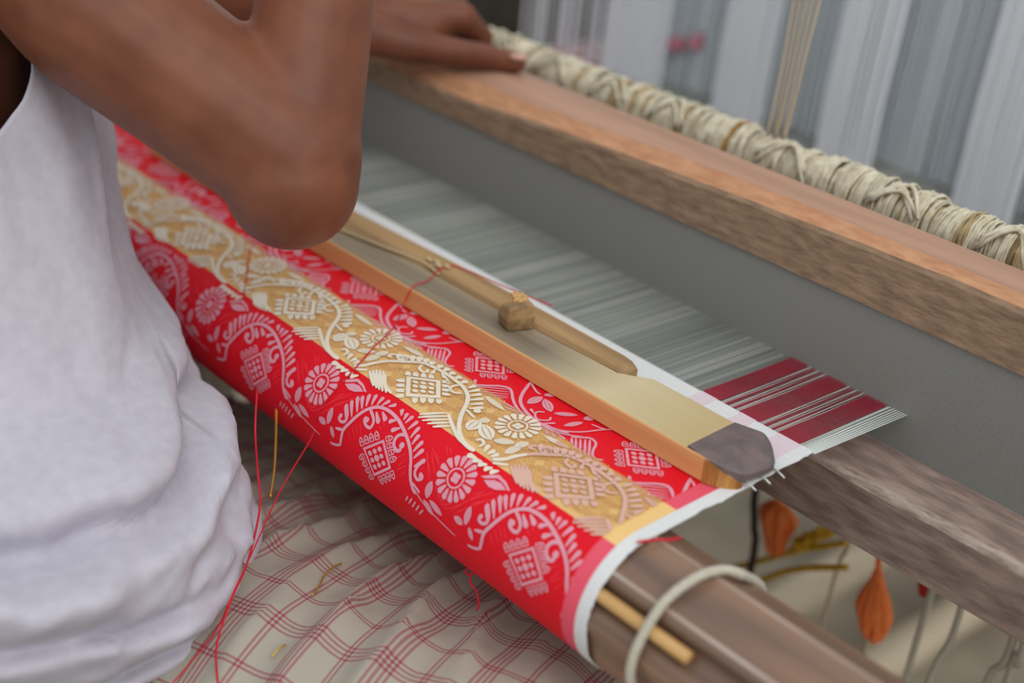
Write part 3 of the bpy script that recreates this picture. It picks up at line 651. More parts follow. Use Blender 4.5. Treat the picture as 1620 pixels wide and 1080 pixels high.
# ------------------------------------------------------------------ batten: cap, reed, race
bt = empty('batten', (-0.3, 0.13, 0.74), 'heavy swinging wooden batten holding the grey reed', 'batten')
xs = [XL + 0.10 + i * (0.55 + 1.25) / 60 for i in range(61)]
prf = []
for x in xs:
    t = min(1, max(0, (-0.12 - x) / 0.30)); t = t * t * (3 - 2 * t)
    zf = interp([(-9, .8755), (-.50, .8757), (-.415, .8775), (-.34, .8835), (-.26, .8865), (-.147, .8910), (0, .8950), (9, .8965)], x) + 0.0007 * noise.noise((x * 25, 0, 0)); c_ = 0.003
    prf.append([(0.1200, 0.8575), (0.1195, zf - c_), (0.1212, zf), (0.1235, zf + 0.0012), (0.1330, max(zf + 0.003, 0.8980 - 0.009 * t)), (0.1480, 0.8985 - 0.001 * t), (0.1665, 0.8980), (0.1692, 0.8955), (0.1692, 0.8595), (0.1670, 0.8575)])
b = MB(); n = 10
for x, pr in zip(xs, prf): b.v += [(x, p[0], p[1]) for p in pr]
for i in range(len(xs) - 1):
    for k in range(n):
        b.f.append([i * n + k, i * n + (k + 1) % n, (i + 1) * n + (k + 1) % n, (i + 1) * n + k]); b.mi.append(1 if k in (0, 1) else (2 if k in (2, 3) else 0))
b.f += [list(range(n))[::-1], [(len(xs) - 1) * n + k for k in range(n)]]; b.mi += [0, 0]
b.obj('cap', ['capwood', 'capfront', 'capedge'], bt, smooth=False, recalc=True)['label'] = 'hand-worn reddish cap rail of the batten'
b = MB()
x = -1.16
while x < 0.40:
    b.add([(x + i_ * .0004, y_, z_) for z_ in (0.766, 0.859) for i_, y_ in ((-1, 0.1225), (1, 0.1225), (1, 0.1275), (-1, 0.1275))],
          [(0, 1, 5, 4), (1, 2, 6, 5), (2, 3, 7, 6), (3, 0, 4, 7)]); x += DX
o = b.obj('reed_dents', 'reed', bt, smooth=False); o['kind'] = 'stuff'; o['label'] = 'fine grey steel dents of the reed'
for z in (0.8622, 0.7700):
    b = MB(); b.tube([(-1.16, 0.126, z), (0.40, 0.126, z)], 0.0034, 8); b.obj('reed_baulk', 'reed', bt)
b = MB()
xs = [-1.25 + i * 1.8 / 60 for i in range(61)]; prf = []
for x in xs:
    d = 0.0012 * noise.noise((x * 18, 2, 0))
    prf.append([(0.074, 0.7300), (0.0735, 0.7690 + d), (0.0760, 0.7722 + d), (0.0800, 0.7735), (0.1180, 0.7745), (0.1600, 0.7745), (0.1620, 0.7720), (0.1620, 0.7300)])
b.sweep(xs, prf); b.mi = [1 if (i < 60 * 8 and i % 8 in (1, 2)) else 0 for i in range(len(b.f))]; b.obj('race_board', ['racewood', 'raceedge'], bt, smooth=False, recalc=True)['label'] = 'dusty brown race board under the warp'
for x in (-1.22, 0.47):
    b = MB(); b.box((x, 0.14, 1.20), (0.03, 0.05, 0.94)); b.obj('sword', 'darkwood', bt, smooth=False, bevel=0.003)

# ------------------------------------------------------------------ heddle shaft wrapped in cream yarn
hs = empty('heddle_shaft', (-0.3, 0.215, 0.885), 'heddle shaft thick with cream yarn loops behind the batten cap', 'heddle')
HY, HZ = 0.2170, 0.8850
b = MB(); b.tube([(XL + .1, HY, HZ), (-0.4, HY, HZ + .001), (0.45, HY, HZ)], 0.0085, 12); b.obj('rod', 'pole', hs)
b = MB(); b.tube([(XL + .2, HY, HZ), (0.4, HY, HZ)], 0.0135, 14); b.obj('yarn_core', 'yarnshade', hs)
rn = random.Random(7)
x = -1.06; i = 0
while x < 0.30 and i < 290:
    b = MB(); w_ = rn.uniform(0.003, 0.0075); turns = rn.choice((3, 4, 4, 5)); R0 = rn.uniform(0.0150, 0.0185) * (1 + .10 * noise.noise((x * 14, 0, 0)))
    skew = rn.uniform(-.0015, .003)
    for t in range(turns):
        xo = x + w_ * (t + .5) / turns; pts = []
        for k in range(15):
            a_ = 2 * PI * k / 14 + rn.uniform(-.05, .05)
            rr = R0 * (1 + rn.uniform(-.05, .07)); pts.append((xo + skew * math.sin(a_ + .5) , HY + rr * math.cos(a_), HZ + rr * math.sin(a_) * 1.08))
        b.tube(pts, w_ / turns * rn.uniform(.45, .62), 5, False)
    q = rn.random()
    b.obj('yarn_loop', 'ochre' if q < .03 else ('yarnshade' if q < .16 else 'yarn'), hs); x += w_ + rn.uniform(-.0004, .0009); i += 1
# knotted arcs lying over the wraps
for i in range(16):
    x = -0.98 + i * 0.078 + rn.uniform(-.03, .03); L = rn.uniform(.028, .050); b = MB()
    for t in range(rn.choice((2, 3, 4))):
        a0 = rn.uniform(1.7, 2.2); a1 = rn.uniform(2.7, 3.2); pts = []
        for k in range(9):
            u = k / 8; an = a0 + (a1 - a0) * (abs(2 * u - 1) ** 1.6) - .0; rr = 0.0192 + .0015 * math.sin(PI * u) + .0007 * t
            pts.append((x + L * u + .0022 * t, HY + rr * math.cos(an), HZ + rr * math.sin(an)))
        b.tube(pts, 0.0015, 5, True)
    b.obj('yarn_knot', 'yarn', hs)
b = MB(); x = -1.04
while x < 0.02:
    for dy in (-.010, .010):
        xx = x + rn.uniform(-.001, .001)
        b.tube([(xx, HY + dy, HZ - .012), (xx, HY + dy * .4, 0.802), (xx, HY + dy * .8, 0.66)], 0.00055, 4, False)
    x += 0.0031
o = b.obj('heddle_threads', 'yarn', hs); o['kind'] = 'stuff'
for dx in (0.0, 0.0):
    pass
cd = empty('hanging_cord', (-0.197, HY, 0.905), 'bundle of tan cords rising from the yarn-wrapped heddle shaft', 'cord')
for k in range(5):
    b = MB(); xo = -0.204 + 0.0038 * k; pts = spline([(xo, HY - 0.004 + 0.003 * (k % 2), 0.9035), (xo + 0.0006 * (k - 2), HY, 0.96), (xo + 0.0022 * (k - 2), HY + .002, 1.12), (xo + 0.003 * (k - 2), HY, 1.9)], 5)
    b.tube(pts, 0.00105, 6); b.obj('strand', 'cord', cd)

# ------------------------------------------------------------------ harness: white thread curtains rising through the warp
rn = random.Random(11)
def curtain(label, x0, x1, y, n, r, mat='harness', z0=0.800, lean=0.02, yj=0.0012):
    b = MB()
    for i in range(n):
        x = x0 + (x1 - x0) * (i + rn.random() * .9) / n; yy = y + rn.uniform(-yj, yj); rr = r * rn.uniform(.7, 1.3); zz = z0 - rn.uniform(0, .02)
        xo = rn.uniform(-.002, .002)
        b.tube([(x, yy, zz - .05), (x + xo, yy, zz + .08), (x + lean * .5 + xo, yy, 1.2), (x + lean, yy, 1.95)], rr, 4, False)
    o = b.obj('harness_curtain', mat, None); tag(o, label, 'harness threads', 'harness thread curtains behind the heddle', 'stuff'); return o
curtain('dense white harness curtain just right of the left hand', -0.655, -0.568, 0.512, 57, 0.0016)
curtain('dense white harness curtain left of the tan cords', -0.496, -0.432, 0.512, 48, 0.0016)
curtain('dense white harness curtain right of the tan cords', -0.355, -0.292, 0.500, 48, 0.0016)
curtain('dense white harness curtain at the right edge of the frame', -0.205, -0.150, 0.500, 48, 0.0016)
curtain('dense white harness curtain cut off at the right corner', -0.112, -0.055, 0.490, 44, 0.0016)
curtain('loose white harness threads with dark gaps beside the hand', -0.80, -0.665, 0.525, 24, 0.0016, yj=.008)
curtain('thin bluish harness threads between first two white curtains', -0.600, -0.500, 0.548, 57, 0.0018, 'harness2', yj=.004)
curtain('thin bluish harness threads behind the tan cords', -0.460, -0.358, 0.548, 72, 0.0018, 'harness2', yj=.004)
curtain('thin streaked harness threads left of the right-edge curtain', -0.335, -0.225, 0.546, 72, 0.0017, 'harness2', yj=.004)
curtain('thin harness threads right of the right-edge curtain', -0.200, -0.125, 0.546, 44, 0.0017, 'harness2', yj=.004)
curtain('far row of bluish harness threads behind the white curtains', -0.655, -0.03, 0.582, 270, 0.0019, 'harness2', yj=.0015)
curtain('rearmost row of white harness threads', -0.65, -0.03, 0.612, 270, 0.0021, 'harness', yj=.0015)

# rose cloth pieces hanging among the harness threads
def rosepiece(label, x, y, z, L, H, sag):
    b = MB(); n = 14; T = .002
    for lay in (0, 1):
        vs = []
        for j in range(5):
            for i in range(n + 1):
                u = i / n; vs.append((x + L * u, y + lay * T + .004 * math.sin(u * 9), z - sag * math.sin(PI * u) + H * (j / 4) * (0.35 + .65 * u)))
        fs = [(j * (n + 1) + i, j * (n + 1) + i + 1, (j + 1) * (n + 1) + i + 1, (j + 1) * (n + 1) + i) for j in range(4) for i in range(n)]
        b.add(vs, fs if lay == 0 else [q[::-1] for q in fs])
    tag(b.obj('rose_cloth', 'rose'), label, 'cloth')
rosepiece('small rose patch behind the thin harness threads', -0.606, 0.537, 0.838, 0.040, 0.016, 0.0)
rosepiece('bright rose patch left of the second white curtain', -0.560, 0.537, 0.846, 0.016, 0.020, 0.0)

# ------------------------------------------------------------------ below the loom: tassels, cords, poles
def pole(label, p0, p1, r):
    b = MB(); P0 = Vector(p0); P1 = Vector(p1); pts = []; rr = []
    for i in range(25):
        pts.append(P0.lerp(P1, i / 24)); rr.append(r * (1.10 if i % 6 == 3 else 1.0))
    b.tube(pts, rr, 12); tag(b.obj('bamboo_pole', 'pole'), label, 'pole', None)
pole('pale bamboo treadle pole under the loom, nearer the cloth', (-0.436, -0.15, 0.10), (-0.462, 1.45, 0.10), 0.027)
pole('pale bamboo treadle pole under the loom, further right', (-0.288, -0.15, 0.10), (-0.303, 1.45, 0.10), 0.026)
for y in (-0.12, 1.40):
    b = MB(); b.box((-0.37, y, 0.036), (0.40, 0.05, 0.072)); tag(b.obj('pole_rest', 'darkwood', smooth=False, bevel=.004), 'low dark wooden rest under the %s ends of the treadle poles' % ('near' if y < 0 else 'far'), 'block')
YU = 0.219
def hang(name, label, pts, r, mat, cat='cord', group=None, sm=6):
    b = MB(); b.tube(spline(pts, sm), r, 8); return tag(b.obj(name, mat), label, cat, group)
def tassel(label, top, bot, wid, mat, hole=False):
    t = empty('tassel', top, label, 'tassel'); T = Vector(top); B = Vector(bot); rr = random.Random(len(label))
    b = MB(); b.tube(spline([T + Vector((0, 0, .02)), T, T.lerp(B, .25)], 4), 0.0022, 6); b.obj('tie', mat, t)
    for k in range(26):
        a_ = 2 * PI * k / 26; o_ = Vector((math.cos(a_), math.sin(a_) * .7, 0)) * wid * rr.uniform(.7, 1.1)
        p1 = T.lerp(B, .45 if not hole else .72) + o_ * (1.05 if not hole else 1.35); p2 = B + o_ * (rr.uniform(.15, .45) if not hole else rr.uniform(.6, 1.1)) + Vector((0, 0, rr.uniform(-.006, .006)))
        b = MB(); b.tube(spline([T.lerp(B, .12), T.lerp(B, .3) + o_ * (.8 if not hole else .2), p1, p2], 5), [0.0012] * 3 + [0.0034] * 13, 5); b.obj('tuft', mat, t)
tassel('fluffy orange tassel hanging below the stretcher tip', (-0.135, YU, 0.634), (-0.128, YU, 0.590), 0.0130, 'orange')
tassel('long orange tassel hanging below the race board', (-0.041, YU, 0.632), (-0.030, YU, 0.572), 0.0095, 'orange', True)
tassel('small dark red tassel right of the long orange one', (-0.006, YU + .01, 0.645), (-0.004, YU + .01, 0.622), 0.0050, 'redtassel')
yb = empty('yellow_cord_bundle', (-0.105, YU, 0.62), 'tangled yellow cord bundle with two trailing strands under the warp', 'cord')
for k in range(7):
    b = MB(); pts = []
    for i in range(14):
        a_ = i * .9 + k; pts.append((-0.112 + 0.002 * i + .004 * math.cos(a_ + k), YU + .008 * math.sin(a_ * 1.3), 0.600 + 0.0023 * i + .004 * math.sin(a_)))
    b.tube(spline(pts, 3), 0.0013, 6); b.obj('coil', 'yellow', yb)
for k, (e, z) in enumerate((((-0.158), 0.553), ((-0.146), 0.543))):
    b = MB(); b.tube(spline([(-0.070 + .006 * k, YU, 0.627 - .018 * k), (-0.110, YU + .003, 0.596 - .018 * k), (e, YU + .004, z), (e - .05, YU + .01, z - .04)], 5), 0.0026, 8); b.obj('trailing_strand', 'yellow', yb)
hang('lower_cord', 'dark cord curving down left of the orange tassel', [(-0.150, YU, 0.790), (-0.157, YU, 0.64), (-0.154, YU + .004, 0.595), (-0.146, YU, 0.555), (-0.150, YU, 0.30), (-0.17, YU, 0.10)], 0.0030, 'darkcord')
hang('lower_cord', 'white cord below the race board right of the small red tassel', [(0.004, YU, 0.790), (0.005, YU, 0.64), (0.004, YU, 0.58), (-0.004, YU + .01, 0.45), (-0.02, YU, 0.10)], 0.0027, 'rope')
hang('lower_cord', 'second white cord right of the small red tassel', [(0.026, YU, 0.790), (0.029, YU, 0.62), (0.022, YU, 0.57), (0.014, YU, 0.45), (0.0, YU, 0.10)], 0.0027, 'rope')
hang('lower_cord', 'grey cord between the yellow bundle and the long orange tassel', [(-0.075, YU + .02, 0.790), (-0.078, YU + .02, 0.62), (-0.084, YU + .02, 0.55), (-0.09, YU + .02, 0.10)], 0.0016, 'cord')
hang('lower_cord', 'thin grey cord hanging under the long orange tassel', [(-0.030, YU, 0.580), (-0.034, YU, 0.53), (-0.04, YU, 0.10)], 0.0026, 'cord')
hang('lower_cord', 'twisted white cord at the bottom right corner', [(0.062, YU, 0.790), (0.070, YU, 0.625), (0.062, YU, 0.59), (0.06, YU, 0.50), (0.05, YU, 0.10)], 0.0030, 'rope')
hang('lower_cord', 'rightmost white cord at the bottom right corner', [(0.075, YU, 0.790), (0.078, YU, 0.62), (0.074, YU, 0.58), (0.072, YU, 0.10)], 0.0026, 'rope')

# ------------------------------------------------------------------ bench
bn = empty('weaver_bench', (-0.60, -0.36, 0.0), 'plain wooden weaver bench under the seated person', 'bench')
b = MB(); b.box((-0.60, -0.42, 0.345), (0.80, 0.22, 0.03)); b.obj('seat', 'darkwood', bn, smooth=False, bevel=.004)
for x in (-0.95, -0.25):
    for y in (-0.50, -0.34):
        b = MB(); b.box((x, y, 0.165), (0.05, 0.04, 0.33)); b.obj('leg', 'darkwood', bn, smooth=False, bevel=.004)

# ------------------------------------------------------------------ the weaver: one continuous body
per = empty('person', (-0.60, -0.32, 0.42), 'bare-armed seated person in white vest and checked wrap working the loom', 'person')
E_ = Vector((-0.2625, -0.155, 0.9165)); SH = Vector((-0.452, -0.268, 1.080)); WR = Vector((-0.362, -0.083, 1.122))
def remesh(b, name, mat, voxel, smooth_it):
    me = b.mesh(name + '_raw', mat); o = bpy.data.objects.new(name + '_raw', me); COL.objects.link(o)
    r = o.modifiers.new('r', 'REMESH'); r.mode = 'VOXEL'; r.voxel_size = voxel; r.use_smooth_shade = True
    s = o.modifiers.new('s', 'SMOOTH'); s.factor = 0.5; s.iterations = smooth_it
    dg = bpy.context.evaluated_depsgraph_get(); nm = bpy.data.meshes.new_from_object(o.evaluated_get(dg)); nm.name = name
    bpy.data.objects.remove(o); nm.polygons.foreach_set('use_smooth', [True] * len(nm.polygons))
    return nm
b = MB()
# trunk
b.ball((-0.60, -0.33, 0.52), 0.15, 12, sc=(1.12, .80, .72)); b.ball((-0.60, -0.315, 0.66), 0.14, 12, sc=(1.02, .72, 1.0))
b.ball((-0.60, -0.300, 0.80), 0.14, 12, sc=(1.03, .70, 1.0)); b.ball((-0.595, -0.295, 0.94), 0.15, 14, sc=(1.22, .84, 1.0)); b.ball((-0.60, -0.295, 1.04), 0.13, 12, sc=(1.15, .72, .62))
b.cone((-0.60, -0.29, 1.08), .060, (-0.60, -0.25, 1.20), .052)
for s in (-1, 1): b.cone((-0.60 + s * .02, -0.29, 1.10), .05, (-0.60 + s * .14, -0.275, 1.085), .052)
# head
H = Vector((-0.60, -0.205, 1.28))
b.ball(H, .085, 12, sc=(.88, 1.08, 1.12)); b.ball(H + Vector((0, .035, -.065)), .055, 10, sc=(.9, .95, .9)); b.cone(H + Vector((0, .088, .015)), .010, H + Vector((0, .108, -.022)), .014, 8)
for s in (-1, 1): b.ball(H + Vector((s * .078, -.005, -.01)), .026, 8, sc=(.4, .7, 1.1)); b.ball(H + Vector((s * .034, .083, .022)), .014, 8, sc=(1.3, .6, .5))
b.ball(H + Vector((0, .084, -.052)), .018, 8, sc=(1.4, .5, .55))
# right arm (shoulder, heavy bent upper arm, forearm rising out of the frame)
mid = SH.lerp(E_, .5) + Vector((-.005, -.013, -.009))
b.ball(SH, .058, 12, sc=(1, 1, 1)); b.cone(SH, .055, mid, .0475); b.cone(mid, .0475, E_ + Vector((-.004, .002, .006)), .0425)
b.ball(E_ + Vector((.003, -.001, -.008)), .0395, 12); b.cone(E_ + Vector((-.002, .004, .004)), .0370, E_.lerp(WR, .40) + Vector((.006, .007, 0)), .0352); b.cone(E_.lerp(WR, .40) + Vector((.006, .007, 0)), .0352, WR, .0265)
# right hand: loose grip above the frame
def hand(b, wrist, palm_dir, side_dir, fingers, thumb, mcp=None):
    pass
RP = WR + Vector((-.018, .022, .070)); b.cone(WR, .026, WR.lerp(RP, .55), .029); b.cone(WR + Vector((.004, .004, .03)), .026, RP + Vector((.022, .014, .006)), .019); b.cone(WR + Vector((-.006, -.002, .03)), .026, RP + Vector((-.024, -.016, 0)), .018)
for k in range(4):
    o_ = RP + Vector((.027 - .018 * k, .016 - .011 * k, .008 - .003 * abs(k - 1))); d = Vector((-.010, .034, .012)); ln = (.95, 1.05, 1.0, .8)[k]
    p1 = o_ + d * ln; p2 = p1 + Vector((.004, .014, -.022)) * ln; p3 = p2 + Vector((.004, -.012, -.018)) * ln
    b.cone(o_ - d * .3, .0098, p1, .0092, 10); b.cone(p1, .0092, p2, .0084, 10); b.cone(p2, .0084, p3, .0074, 10)
t0 = WR + Vector((.018, .010, .028)); t1 = t0 + Vector((.022, .022, .024)); t2 = t1 + Vector((-.002, .026, .012)); t3 = t2 + Vector((-.014, .016, -.002))
b.cone(t0, .014, t1, .0115, 10); b.cone(t1, .0115, t2, .0102, 10); b.cone(t2, .0102, t3, .0085, 10)
# left arm, hand on the batten cap
SL = Vector((-0.748, -0.268, 1.080)); EL = Vector((-0.735, -0.055, 0.915)); WL = Vector((-0.552, 0.050, 0.924))
b.ball(SL, .056, 12); b.cone(SL, .053, SL.lerp(EL, .5), .047); b.cone(SL.lerp(EL, .5), .047, EL, .040); b.ball(EL, .040, 10)
b.cone(EL, .039, EL.lerp(WL, .35), .038); b.cone(EL.lerp(WL, .35), .038, WL, .0255)
IM, MM, RM, PM = Vector((-.487, .161, .9235)), Vector((-.511, .171, .926)), Vector((-.535, .175, .924)), Vector((-.557, .170, .919))
for q, r in ((IM, .0135), (MM, .0135), (RM, .0130), (PM, .0118)):
    b.cone(WL + (q - WL) * .10 + Vector((0, 0, -.002)), .0215, q, r, 12)
b.cone(WL + Vector((.012, .02, -.006)), .020, IM.lerp(MM, .5) + Vector((0, -.03, -.008)), .018, 12)
for q, ln in ((IM, 1.0), (MM, 1.1), (RM, 1.02), (PM, .82)):
    p1 = q + Vector((.004, .0235, -.016)); p2 = p1 + Vector((.001, .0012, -.024)) * ln; p3 = p2 + Vector((0, -.002, -.018)) * ln
    p1.y = min(p1.y, .1835); p2.y = .1815; p3.y = .1790
    b.cone(q, .0118, p1, .0088, 10); b.cone(p1, .0090, p2, .0078, 10); b.cone(p2, .0078, p3, .0068, 10)
C0, C1, C2, C3 = WL + Vector((.030, .012, -.008)), Vector((-.481, .112, .906)), Vector((-.447, .139, .9055)), Vector((-.414, .1575, .9065))
b.cone(WL + Vector((.012, .006, -.004)), .0215, C0, .0200, 12); b.cone(C0, .0205, C1, .0145, 12); b.cone(C1, .0138, C2, .0112, 12); b.cone(C2, .0112, C3, .0092, 12); b.cone(C1 + Vector((-.01, .012, .006)), .012, IM + Vector((-.006, -.026, -.006)), .012, 10)
# legs: knees spread under the loom, feet on the floor
HR, KR, AR = Vector((-0.49, -0.315, 0.53)), Vector((-0.075, -0.165, 0.545)), Vector((-0.20, -0.02, 0.075))
HL, KL, AL = Vector((-0.71, -0.33, 0.53)), Vector((-1.00, -0.12, 0.52)), Vector((-0.92, 0.02, 0.075))
for h, k, a_ in ((HR, KR, AR), (HL, KL, AL)):
    b.cone(h, .085, h.lerp(k, .5), .072); b.cone(h.lerp(k, .5), .072, k, .055); b.cone(k, .052, k.lerp(a_, .3), .053); b.cone(k.lerp(a_, .3), .053, a_, .034)
    b.cone(a_ + Vector((0, -.025, -.038)), .032, a_ + Vector((0, .12, -.050)), .022)
    for t in range(5): b.cone(a_ + Vector((-.026 + .013 * t, .11, -.056)), .011, a_ + Vector((-.030 + .015 * t, .155 - .006 * abs(t - 1), -.063)), .009, 8)
body = link('body', remesh(b, 'body', 'skin', 0.0032, 7), per)
# nail, hair, eyes
b = MB(); nd = (C3 - C2).normalized(); rot = nd.to_track_quat('X', 'Z').to_matrix()
b.ball(C3 + nd * .004 + Vector((.0015, -.0050, .0058)), .0064, 8, sc=(1.15, .85, .40), rot=rot); b.obj('thumb_nail', 'nail', per)
b = MB(); b.ball(H + Vector((0, -.012, .018)), .090, 12, sc=(.90, 1.06, 1.08)); hm = b.mesh('hair', 'hair')
bm = bmesh.new(); bm.from_mesh(hm); bmesh.ops.delete(bm, geom=[v for v in bm.verts if v.co.y > H.y + .055 - .4 * max(0, v.co.z - H.z - .05) * -1 and v.co.z < H.z + .075 or v.co.z < H.z - .06], context='VERTS'); bm.to_mesh(hm); bm.free(); link('hair', hm, per)
for s in (-1, 1):
    b = MB(); b.ball(H + Vector((s * .034, .0875, .022)), .0085, 8); b.obj('eye', 'eye', per)

# vest: loose sleeveless cotton, deep armholes, hem bunched on the lap
VT = [  # z, xr, xl, yf, yb
    (0.545, -0.375, -0.800, -0.211, -0.470), (0.565, -0.305, -0.835, -0.161, -0.480), (0.595, -0.248, -0.850, -0.144, -0.485), (0.630, -0.212, -0.850, -0.136, -0.485), (0.670, -0.187, -0.845, -0.133, -0.480), (0.710, -0.180, -0.835, -0.150, -0.470),
    (0.745, -0.196, -0.825, -0.160, -0.455), (0.770, -0.238, -0.815, -0.163, -0.440), (0.785, -0.288, -0.812, -0.163, -0.435), (0.810, -0.304, -0.805, -0.162, -0.428), (0.850, -0.328, -0.795, -0.162, -0.432), (0.900, -0.354, -0.780, -0.158, -0.436), (0.950, -0.376, -0.765, -0.166, -0.440), (1.000, -0.413, -0.755, -0.178, -0.436), (1.060, -0.443, -0.745, -0.201, -0.412), (1.100, -0.488, -0.700, -0.231, -0.370)]
def vrow(z):
    z = max(VT[0][0], min(VT[-1][0], z))
    for i in range(len(VT) - 1):
        if VT[i][0] <= z <= VT[i + 1][0]:
            t = (z - VT[i][0]) / (VT[i + 1][0] - VT[i][0]); t2 = t
            return [VT[i][k] + (VT[i + 1][k] - VT[i][k]) * t2 for k in range(1, 5)]
def sm01(a, b_, x): t = max(0, min(1, (x - a) / (b_ - a))); return t * t * (3 - 2 * t)
def vest_pt(th, z, off=0.0):
    xr, xl, yf, yb = vrow(z); cx_, cy_ = -0.60, (yf + yb) / 2
    c_, s_ = math.cos(th), math.sin(th); e = 0.80
    X = (xr - cx_ if c_ > 0 else cx_ - xl) * math.copysign(abs(c_) ** e, c_); Y = (yf - yb) / 2 * math.copysign(abs(s_) ** e, s_)
    lo = 1 - sm01(0.72, 0.84, z); hi = sm01(0.78, 0.92, z)
    d = 0.0
    d += hi * 0.0085 * (.6 - abs(math.sin(th * 6.5 + 1.2 * math.sin(z * 11) + 4 * (z - .9) + 1.5 * noise.noise((th * 2, z * 3, 6)))) ** .7)          # pleats falling from the armhole
    d += hi * 0.004 * noise.noise((th * 5, z * 5, 1.0)) + 0.010 * noise.noise((th * 2.2, z * 7, 2.0))
    zz = z + 0.045 * math.cos(th - .2) + .02 * noise.noise((th * 2, z * 6, 7))
    d += lo * (0.010 * math.sin(zz * 88 + 1.5 * th) * (0.55 + .6 * noise.noise((th * 1.7, z * 5, 3))) + 0.008 * (1 - abs(noise.noise((th * 3.0 + z * 9, z * 20, 4))) * 2))
    # deep creases of the bunched cotton above the hem
    def crease(zc, dep, wd, up):
        q = z - zc
        return -dep * math.exp(-(q / wd) ** 2) + up * math.exp(-((q - 2.2 * wd) / (1.9 * wd)) ** 2) + up * .6 * math.exp(-((q + 2.0 * wd) / (1.6 * wd)) ** 2)
    n1 = noise.noise((th * 2.5, 0, 9)); fr_ = sm01(-1.6, -.2, th if th < PI else th - 2 * PI)
    d += crease(0.748 + .016 * math.sin(th + .2) + .007 * n1, 0.024, .0080, .015) * (.5 + .5 * fr_)
    d += crease(0.712 - .018 * math.sin(th + .5) + .010 * noise.noise((th * 2, 4, 2)), 0.017, .0075, .010) * sm01(.6, -.1, th if th < PI else th - 2 * PI)
    d += crease(0.668 + .020 * math.sin(th * 1.5) + .012 * noise.noise((th * 2, 8, 2)), 0.014, .0085, .009)
    d += crease(0.625 + .016 * math.sin(th * 1.2 + 1) + .010 * noise.noise((th * 3, 1, 5)), 0.009, .008, .006)
    d += lo * 0.011 * (.5 - abs(noise.noise((th * 7 + z * 16, z * 7, 11)))) * sm01(.2, .7, th if th < PI else 0)
    d += lo * 0.0060 * (.4 - abs(noise.noise((th * 6 - z * 30, z * 34, 13))) * 1.6)
    d += 0.0022 * noise.noise((th * 9 + z * 14, z * 26, 5))
    f = 1 + (d + off) / math.hypot(X, Y)
    return (cx_ + X * f, cy_ + Y * f, z + .5 * d * lo)
b = MB(); NT, NZ_ = 220, 130
def ztop(th):
    c_ = math.cos(th); s_ = math.sin(th)
    side = abs(c_) ** 3
    base = 1.085 if abs(s_) > .5 else 1.06
    # deep armholes at both sides; front and back panels run up to the shoulders
    t = 1.07 - 0.152 * max(0, 1 - ((abs(math.atan2(s_, abs(c_))) - (-0.12)) / 0.75) ** 2 if -0.87 < math.atan2(s_, abs(c_)) < 0.63 else 0) ** .7
    return t
for i in range(NT):
    th = 2 * PI * i / NT; z1 = ztop(th)
    for j in range(NZ_ + 1): b.v.append(vest_pt(th, 0.545 + (z1 - 0.545) * j / NZ_))
for i in range(NT):
    i2 = (i + 1) % NT
    for j in range(NZ_): b.f.append([i * (NZ_ + 1) + j, i2 * (NZ_ + 1) + j, i2 * (NZ_ + 1) + j + 1, i * (NZ_ + 1) + j + 1]); b.mi.append(0)
for s in (-1, 1):   # shoulder straps
    k = len(b.v)
    pl = [(-0.205, 1.055), (-0.235, 1.105), (-0.270, 1.135), (-0.305, 1.140), (-0.345, 1.120), (-0.385, 1.06)]
    for (y, z) in pl: b.v += [(-0.60 + s * .075, y, z), (-0.60 + s * .115, y, z - .004)]
    for i in range(len(pl) - 1): b.f.append([k + 2 * i, k + 2 * i + 1, k + 2 * i + 3, k + 2 * i + 2]); b.mi.append(0)
vo = b.obj('vest', 'vest', per); sd = vo.modifiers.new('t', 'SOLIDIFY'); sd.thickness = 0.0016; sd.offset = 0
vo['label'] = 'loose sleeveless white cotton vest'

